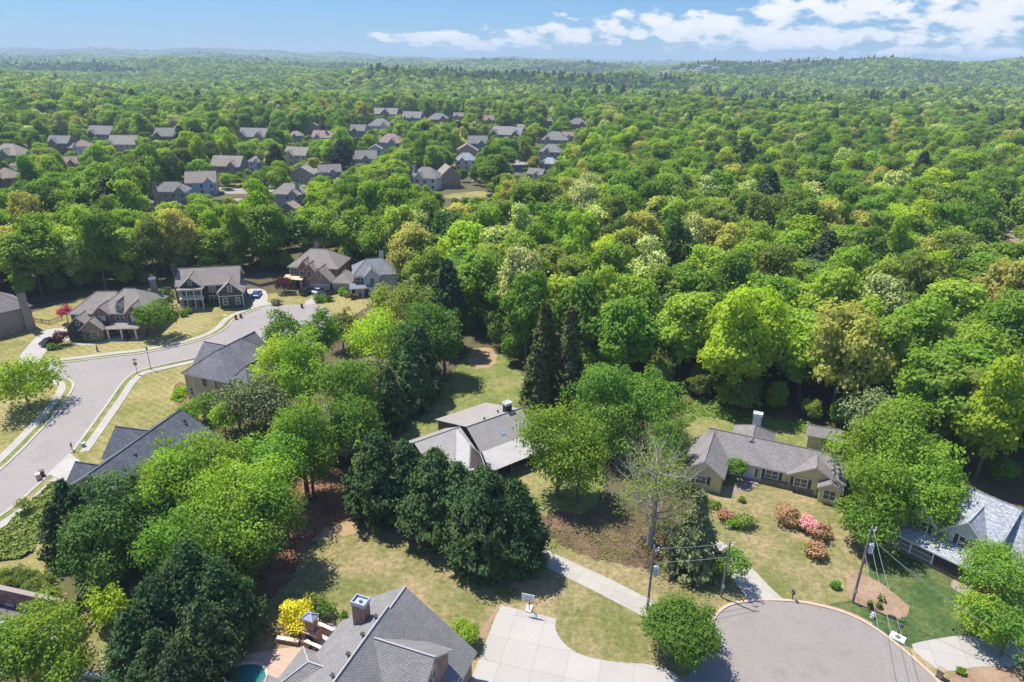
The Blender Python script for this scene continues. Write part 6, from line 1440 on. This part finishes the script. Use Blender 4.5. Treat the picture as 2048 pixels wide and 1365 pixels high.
def bin_(px, py, label, m, rz=0.0, hgt_=1.05, group=None):
    x, y = U(px, py); e = empty('wheeled_bin', (x, y, .02), label, 'bin', group)
    mb = MB(); a, b = math.cos(rz), math.sin(rz)
    def ring(hx, hy, z): return [(x + u * a - v * b, y + u * b + v * a, z + .02) for u, v in ((-hx, -hy), (hx, -hy), (hx, hy), (-hx, hy))]
    r0, r1 = ring(.22, .24, .06), ring(.3, .34, hgt_ - .1)
    for i in range(4): j = (i + 1) % 4; mb.face([r0[i], r0[j], r1[j], r1[i]])
    mb.face(r0[::-1]); mb.face(r1); mb.build('bin_body', m, e, uv=False)
    mb = MB(); mb.box((x, y, hgt_ - .08), (.66, .74, .08), rz); mb.build('lid', m, e, uv=False)
    for sg in (-1, 1):
        mb = MB(); cx, cy = x + sg * .26 * a - .2 * b, y + sg * .26 * b + .2 * a; mb.tube((cx - .03 * a, cy - .03 * b, .13), (cx + .03 * a, cy + .03 * b, .13), .12, n=10); mb.build('wheel', TYRE, e, uv=False)
BINB = plain('bin_brown', (0.13, 0.07, 0.06), .6); BING = plain('bin_tan', (0.34, 0.25, 0.17), .6); BINM = plain('bin_maroon', (0.20, 0.06, 0.07), .6)
bin_(472, 639, 'brown wheeled bin on the inside of the street bend', BINB, .5); bin_(482, 636, 'reddish wheeled bin right of the brown one at the street bend', BINM, .5)
bin_(78, 960, 'pale wheeled bin by the lower left kerb', plain('bin_pale', (0.5, 0.42, 0.38)), .6); bin_(86, 953, 'brown wheeled bin behind the pale one at the lower left kerb', BINB, .6)
bin_(1878, 1356, 'tan bin on the kerb at the bottom of the turning circle', BING, .7, 1.2); bin_(604, 616, 'brown wheeled bin at the kerb near the red brick house', BINB, .2)
x, y = U(1744, 1236); e = empty('fire_hydrant', (x, y, .01), 'white fire hydrant on the green lawn between the mailbox and the tall pole', 'hydrant')
mb = MB(); mb.tube((x, y, 0), (x, y, .1), .2, n=12); mb.tube((x, y, .1), (x, y, .62), .14, n=12); mb.sphere((x, y, .62), .16, 12, 4, half=True); mb.build('barrel', WHITE, e, uv=False)
mb = MB(); mb.tube((x - .27, y, .45), (x + .27, y, .45), .07, n=8); mb.tube((x, y - .26, .42), (x, y, .42), .09, n=8); mb.build('nozzle', WHITE, e, uv=False); mb = MB(); mb.tube((x, y, .76), (x, y, .85), .05, n=6); mb.build('cap_nut', GALV, e, uv=False)
x, y = U(1795, 1277); e = empty('storm_drain', (x, y, 0), 'white concrete storm drain cover in the kerb by the right driveway', 'drain')
mb = MB(); mb.box((x, y, .03), (1.5, 1.1, .17), -.75); mb.build('cover_slab', WHITE, e, uv=False); mb = MB(); mb.tube((x, y, .2), (x, y, .225), .3, n=14); mb.build('manhole_lid', plain('iron', (0.16, 0.15, 0.14)), e, uv=False)
# basketball hoop
x, y = U(1058, 1221); e = empty('basketball_hoop', (x, y, 0), 'basketball hoop with white backboard at the top edge of the wide driveway', 'basketball hoop'); rz = -.25
mb = MB(); mb.tube((x, y, 0), (x, y, 2.3), .07, n=8); mb.build('post', BLACK, e, uv=False); c, s = math.cos(rz), math.sin(rz)
mb = MB(); mb.tube((x, y, 2.2), (x + s * .6, y - c * .6, 2.35), .035, n=6); mb.tube((x, y, 1.7), (x + s * .6, y - c * .6, 2.0), .035, n=6); mb.build('arm', BLACK, e, uv=False)
mb = MB(); bx, by = x + s * .64, y - c * .64; mb.box((bx, by, 1.95), (1.5, .05, .95), rz); bb = mb.build('backboard', plain('backboard', (0.70, 0.72, 0.74), .3), e, uv=False)
mb = MB(); 
for u0, z0, u1, z1 in ((-.3, 2.1, .3, 2.1), (-.3, 2.5, .3, 2.5), (-.3, 2.1, -.3, 2.5), (.3, 2.1, .3, 2.5)): mb.tube((bx + c * u0 + s * .035, by + s * u0 - c * .035, z0), (bx + c * u1 + s * .035, by + s * u1 - c * .035, z1), .025, n=4)
mb.build('target_square', plain('board_orange', (0.55, 0.12, 0.05)), bb, uv=False)
mb = MB(); cx, cy = x + s * 1.0, y - c * 1.0
for i in range(14):
    t0, t1 = 2 * math.pi * i / 14, 2 * math.pi * (i + 1) / 14; mb.tube((cx + .23 * math.cos(t0), cy + .23 * math.sin(t0), 2.1), (cx + .23 * math.cos(t1), cy + .23 * math.sin(t1), 2.1), .015, n=4)
mb.build('rim', plain('rim_orange', (0.6, 0.15, 0.03)), e, uv=False); mb = MB(); mb.box((x, y + .15, .02), (.7, 1.0, .16), rz); mb.build('base', WHITE, e, uv=False)
# iron fence, pool, patio, fireplace
def fence(pts, h_, label, m, sp=.14, posts=2.2, name='iron_fence', solid=False):
    Q = [U(*p) for p in pts]; e = empty(name, (*Q[0], 0), label, 'fence'); mb = MB()
    for a, b in zip(Q, Q[1:]):
        L = math.hypot(b[0] - a[0], b[1] - a[1]); rz = math.atan2(b[1] - a[1], b[0] - a[0]); mid = ((a[0] + b[0]) / 2, (a[1] + b[1]) / 2)
        if solid: mb.box((*mid, .08), (L, .05, h_ - .08), rz)
        else:
            for z in (.15, h_ - .25, h_ - .06): mb.box((*mid, z), (L, .04, .05), rz)
            n = int(L / sp)
            for i in range(n): t = (i + .5) / n; mb.box((a[0] + (b[0] - a[0]) * t, a[1] + (b[1] - a[1]) * t, .05), (.022, .022, h_ - .05), rz)
        n = max(1, int(L / posts))
        for i in range(n + 1):
            t = i / n; pb = MB(); pb.box((a[0] + (b[0] - a[0]) * t, a[1] + (b[1] - a[1]) * t, 0), (.09, .09, h_ + .08), rz); pb.build('post', m, e, uv=False)
    mb.build('panels', m, e, uv=False)
fence([(474, 1255), (520, 1268), (560, 1277)], 1.4, 'black iron fence across the shaded lawn beside the yellow shrub', BLACK)
fence([(640, 1246), (672, 1252)], 1.4, 'short black iron fence between the fireplace and the big grey roof', BLACK)
fence([(70, 645), (100, 650), (125, 640)], 1.1, 'dark low fence behind the black car', BLACK); fence([(0, 617), (60, 610), (140, 598)], 1.6, 'long dark board fence at the forest edge behind the gabled brick house', DARKW, name='board_fence', solid=True)
fence([(137, 1255), (165, 1208)], 1.6, 'pale grey board fence running up from the small left lawn', plain('fence_grey', (0.36, 0.36, 0.36), .8), name='board_fence', solid=True)
fence([(486, 565), (520, 575), (560, 566)], .9, 'low brown timber wall beside the green house driveway', WOOD, name='timber_wall', solid=True)
sheet('patio', [(425, 1370), (440, 1330), (490, 1310), (545, 1300), (598, 1293), (610, 1300), (640, 1330), (600, 1400), (420, 1400)], 0.02, concrete('patio_pavers', (0.46, 0.33, 0.25), .5, .4, .025), rounds=1)
sheet('patio', [(610, 1290), (640, 1240), (700, 1262), (720, 1290), (690, 1330), (640, 1320)], 0.028, concrete('patio_stone', (0.58, 0.52, 0.48), .6, .2, .03), rounds=0)
WAT, t_, b_ = mat('pool_water'); g_ = t_.n('ShaderNodeNewGeometry'); setc(t_, b_, t_.mix(t_.noise(g_.outputs['Position'], .5, 3), (0.02, 0.13, 0.13), (0.05, 0.25, 0.24))); b_.inputs['Roughness'].default_value = .04; bump(t_, b_, t_.noise(g_.outputs['Position'], 3, 3), .12, .05)
POOL = [(432, 1368), (440, 1348), (462, 1334), (495, 1326), (520, 1328), (533, 1340), (536, 1356), (530, 1400), (430, 1400)]
Qp = smooth_poly([U(*p) for p in POOL], 2); e = empty('swimming_pool', (*Qp[0], 0), 'curved swimming pool with dark teal water beside the big grey-roofed house', 'pool')
mb = MB(); 
for tr in mgeo.tessellate_polygon([[Vector((q[0], q[1], 0)) for q in Qp]]):
    a, b, c = [Qp[i] for i in tr]
    if (b[0] - a[0]) * (c[1] - a[1]) - (b[1] - a[1]) * (c[0] - a[0]) < 0: b, c = c, b
    mb.face([(*a, .032), (*b, .032), (*c, .032)])
mb.build('water', WAT, e, uv=False)
mb = MB()
for i in range(len(Qp)): mb.tube((*Qp[i], .04), (*Qp[(i + 1) % len(Qp)], .04), .17, n=6, cap=False)
mb.build('coping', plain('coping', (0.55, 0.47, 0.40), .8, .15, 3), e, uv=False)
A_ = House('outdoor_fireplace', 'brick outdoor fireplace with a small metal hip cap beside the yellow shrub', U(606, 1282), -20, [BR_TAN], GALV, WHITE, cat='fireplace')
def bxp(h, nm, u0, v0, u1, v1, z0, z1, m): return h.slabpart(nm, u0, v0, u1, v1, z0, z1, m)
bxp(A_, 'hearth', -.2, -.5, 2.0, 0, 0, .35, BR_TAN); bxp(A_, 'firebox', 0, 0, 1.8, 1.0, 0, 1.7, BR_TAN); bxp(A_, 'fire_opening', .45, -.01, 1.35, .3, .4, 1.15, SHUT); bxp(A_, 'mantel', -.05, -.12, 1.85, 0, 1.3, 1.42, CREAM); bxp(A_, 'stack', .4, .1, 1.4, .9, 1.7, 3.0, BR_TAN)
A_.R = MB(); A_.B(.2, -.1, 1.6, 1.1, 3.25, 3.7, 'hip', 'u', walls=False, ins=.55); A_.R.build('cap_roof', [GALV, GALV, GALV], A_.e)
for uu, vv in ((.45, .15), (1.35, .15), (.45, .85), (1.35, .85)): bxp(A_, 'cap_leg', uu - .04, vv - .04, uu + .04, vv + .04, 3.0, 3.1, BLACK)
def wall_(px0, px1, h_, t, m, name, label, cap=None):
    a = U(*px0); b = U(*px1); L = math.hypot(b[0] - a[0], b[1] - a[1]); rz = math.atan2(b[1] - a[1], b[0] - a[0]); e = empty(name, (*a, 0), label, 'wall'); mb = MB(); mid = ((a[0] + b[0]) / 2, (a[1] + b[1]) / 2); mb.box((*mid, 0), (L, t, h_), rz); mb.build('wall_body', m, e)
    mb = MB(); mb.box((*mid, h_ + .001), (L + .06, t + .1, .09), rz); mb.build('coping', cap or CREAM, e)
wall_((640, 1262), (668, 1275), 1.0, .3, BR_TAN, 'patio_wall', 'low brick wall right of the outdoor fireplace'); wall_((612, 1292), (650, 1310), .7, .3, BR_TAN, 'patio_wall', 'low brick wall in front of the fireplace patio'); wall_((555, 1283), (598, 1290), .5, .35, BR_TAN, 'patio_wall', 'low brick border wall left of the fireplace')
def patio_chair(px, py, rz, label):
    x, y = U(px, py); e = empty('patio_chair', (x, y, .03), label, 'chair', 'dark patio chairs'); mb = MB(); c, s = math.cos(rz), math.sin(rz)
    mb.box((x, y, .42), (.5, .5, .06), rz); mb.build('seat', BLACK, e, uv=False); mb = MB(); mb.box((x - s * .24, y + c * .24, .48), (.5, .05, .5), rz); mb.build('backrest', BLACK, e, uv=False)
    for a, b in ((-.2, -.2), (.2, -.2), (-.2, .2), (.2, .2)): mb = MB(); mb.box((x + a * c - b * s, y + a * s + b * c, .03), (.04, .04, .39), rz); mb.build('leg', BLACK, e, uv=False)
patio_chair(634, 1316, .4, 'dark patio chair nearest the outdoor fireplace'); patio_chair(624, 1309, 1.0, 'dark patio chair left of the other one on the fireplace patio')
# stone retaining wall with planters, bottom left
WALLM = brick('stacked_stone', (0.23, 0.13, 0.11), (0.13, 0.075, 0.065), (0.08, 0.05, 0.045), 4.2)
wall_((-120, 1178), (137, 1236), 2.3, .5, WALLM, 'retaining_wall', 'dark stacked stone retaining wall below the clipped shrubs', plain('stone_cap', (0.30, 0.24, 0.21), .9, .2, 3))
cover('wall_top_soil', 'earth with pinkish leaf litter behind the retaining wall', [(0, 1140), (70, 1150), (115, 1175), (135, 1190), (0, 1160)], STRAW, 300, .3, .35, 9)
sheet('terrace', [(-150, 1205), (0, 1240), (60, 1256), (110, 1272), (125, 1290), (60, 1330), (-150, 1400)], 0.03, CONC, rounds=0)
sheet('gravel_bed', [(-150, 1180), (0, 1212), (60, 1228), (120, 1248), (140, 1275), (110, 1272), (60, 1256), (0, 1240), (-150, 1205)], 0.034, soil('gravel', (0.10, 0.09, 0.09), (0.15, 0.13, 0.13), (0.2, 0.18, 0.17)), rounds=0)
for i, (px, py) in enumerate(((24, 1211), (50, 1217), (80, 1226))):
    x, y = U(px, py); e = empty('stone_planter', (x, y, .03), ['leftmost', 'middle', 'rightmost'][i] + ' rectangular stone planter below the retaining wall', 'planter', 'planters below the stone wall'); mb = MB(); mb.box((x, y, .035), (1.1, .5, .4), -.2); mb.build('trough', KERB, e, uv=False); mb = MB(); mb.box((x, y, .42), (.95, .36, .05), -.2); mb.build('soil_fill', DARKW, e, uv=False)
x, y = U(69, 1224); e = empty('garden_lamp', (x, y, 0), 'thin black post lamp between the planters with a red flower basket', 'lamp'); mb = MB(); mb.tube((x, y, 0), (x, y, 2.1), .035, n=6); mb.tube((x, y, 2.0), (x + .5, y, 2.15), .025, n=5); mb.build('post', BLACK, e, uv=False); mb = MB(); mb.box((x + .5, y, 1.85), (.2, .2, .28)); mb.build('lantern', BLACK, e, uv=False); mb = MB(); mb.sphere((x - .3, y, .55), .2, 8, 5); mb.build('flower_basket', plain('flower_red', (0.6, .06, .07)), e, uv=False)
wall_((140, 1345), (235, 1365), .35, .3, CREAM, 'edging_wall', 'low pale stone edging at the bottom of the small left lawn')
# boulders, garden ornament, propane tank, flag
def rock(px, py, r, label, m=None, sz=.6):
    x, y = U(px, py); mb = MB(); rn = random.Random(int(px)); mb.sphere((0, 0, r * sz * .6), r, 10, 7, sz=sz); mb.v = [(x + a * (1 + .15 * math.sin(b * 5 / r)), y + b * (1 + .12 * math.cos(a * 4 / r)), max(-.05, c)) for a, b, c in mb.v]
    o = mb.build('boulder', m or plain('granite', (0.48, 0.46, 0.43), .9, .2, 3), None, smooth=True, uv=False, merge=True); tag(o, label, 'boulder')
rock(1472, 1040, .65, 'large pale boulder among the small azaleas on the ranch lawn'); rock(1457, 1056, .4, 'smaller pale boulder left of the large one on the ranch lawn')
x, y = U(195, 703); e = empty('garden_lighthouse', (x, y, 0), 'small ornamental lighthouse on the lawn in front of the gabled brick house', 'ornament'); mb = MB(); mb.tube((x, y, 0), (x, y, 1.0), .28, .17, 12); mb.build('tower', plain('ornament_stone', (0.33, 0.32, 0.29)), e, uv=False); mb = MB(); mb.tube((x, y, 1.0), (x, y, 1.22), .12, n=8); mb.tube((x, y, 1.22), (x, y, 1.42), .2, .02, 8); mb.build('lantern', plain('ornament_red', (0.32, .09, .05)), e, uv=False); mb = MB(); mb.tube((x, y, .02), (x, y, .08), .55, n=12); mb.build('base', KERB, e, uv=False)
x, y = U(450, 632); mb = MB(); mb.tube((x, y, .0), (x, y, .12), .6, n=16); o = mb.build('utility_cover', plain('cover_plate', (0.40, 0.36, 0.24)), None, uv=False); tag(o, 'round utility cover in the striped lawn below the green house', 'cover')
x, y = U(168, 894); e = empty('garden_bench', (x, y, 0), 'small pale utility box beside the left driveway mouth', 'utility box'); e.name = 'utility_box'; mb = MB(); mb.box((x, y, .0), (.5, .4, .7), .5); mb.build('cabinet', plain('box_green_grey', (0.36, .38, .34)), e, uv=False); mb = MB(); mb.box((x, y, .701), (.56, .46, .06), .5); mb.build('lid', WHITE, e, uv=False)
x, y = U(636, 580); e = empty('flag', (x, y, 0), 'small striped flag on a pole in front of the red brick house garage', 'flag'); mb = MB(); mb.tube((x, y, 0), (x, y, 3.4), .03, n=5); mb.build('flagpole', WHITE, e, uv=False)
fm = plain('flag_red', (0.5, 0.05, 0.06)); mb = MB()
for k in range(7): mb.box((x + .45, y, 2.3 + k * .13), (.85, .02, .12), .1, mi=k % 2)
mb.build('cloth', [fm, WHITE], e, uv=False)
x, y = U(118, 606); 
# road on the far right
sheet('road', [(2004, 460), (2030, 478), (2060, 500), (2140, 540), (2120, 500), (2060, 470), (2015, 448)], .02, ASPH2, rounds=1)
sheet('road_shoulder', [(1995, 455), (2030, 490), (2120, 545), (2160, 560), (2150, 520), (2060, 462), (2010, 440)], .012, soil('clay_shoulder', (0.2, .14, .09), (.3, .2, .13), (.36, .26, .17)), rounds=1)
X, Y = (1717 - 1024) / FPX * 2300, 2230.0
g = float(hgt(X, Y)); e = empty('radio_mast', (X, Y, g), 'thin radio mast on the crest of the right-hand hill', 'mast'); mb = MB()
for a, b in ((-1.5, -1.5), (1.5, -1.5), (0, 1.5)): mb.tube((X + a, Y + b, g), (X, Y, g + 42), .35, .15, 4)
for k in range(6): mb.tube((X - 1.2 * (1 - k / 7), Y - 1, g + 6 * k), (X + 1.2 * (1 - k / 7), Y - 1, g + 6 * k + 3), .15, n=4)
mb.build('lattice', GALV, e, uv=False)
# the air
mh = bpy.data.materials.new('haze_air'); mh.use_nodes = True; t_ = NT(mh.node_tree); t_.nt.nodes.clear(); pv = t_.n('ShaderNodeVolumePrincipled'); pv.inputs['Color'].default_value = (0.66, 0.85, 1.0, 1); pv.inputs['Density'].default_value = 0.00016; pv.inputs['Anisotropy'].default_value = 0.0
o_ = t_.n('ShaderNodeOutputMaterial'); t_.L.new(pv.outputs[0], o_.inputs['Volume'])
mb = MB(); mb.box((0, 0, -80), (24000, 24000, 265)); hz = mb.build('haze', mh, None, uv=False); tag(hz, 'thin blue air haze over the whole landscape', kind='stuff')
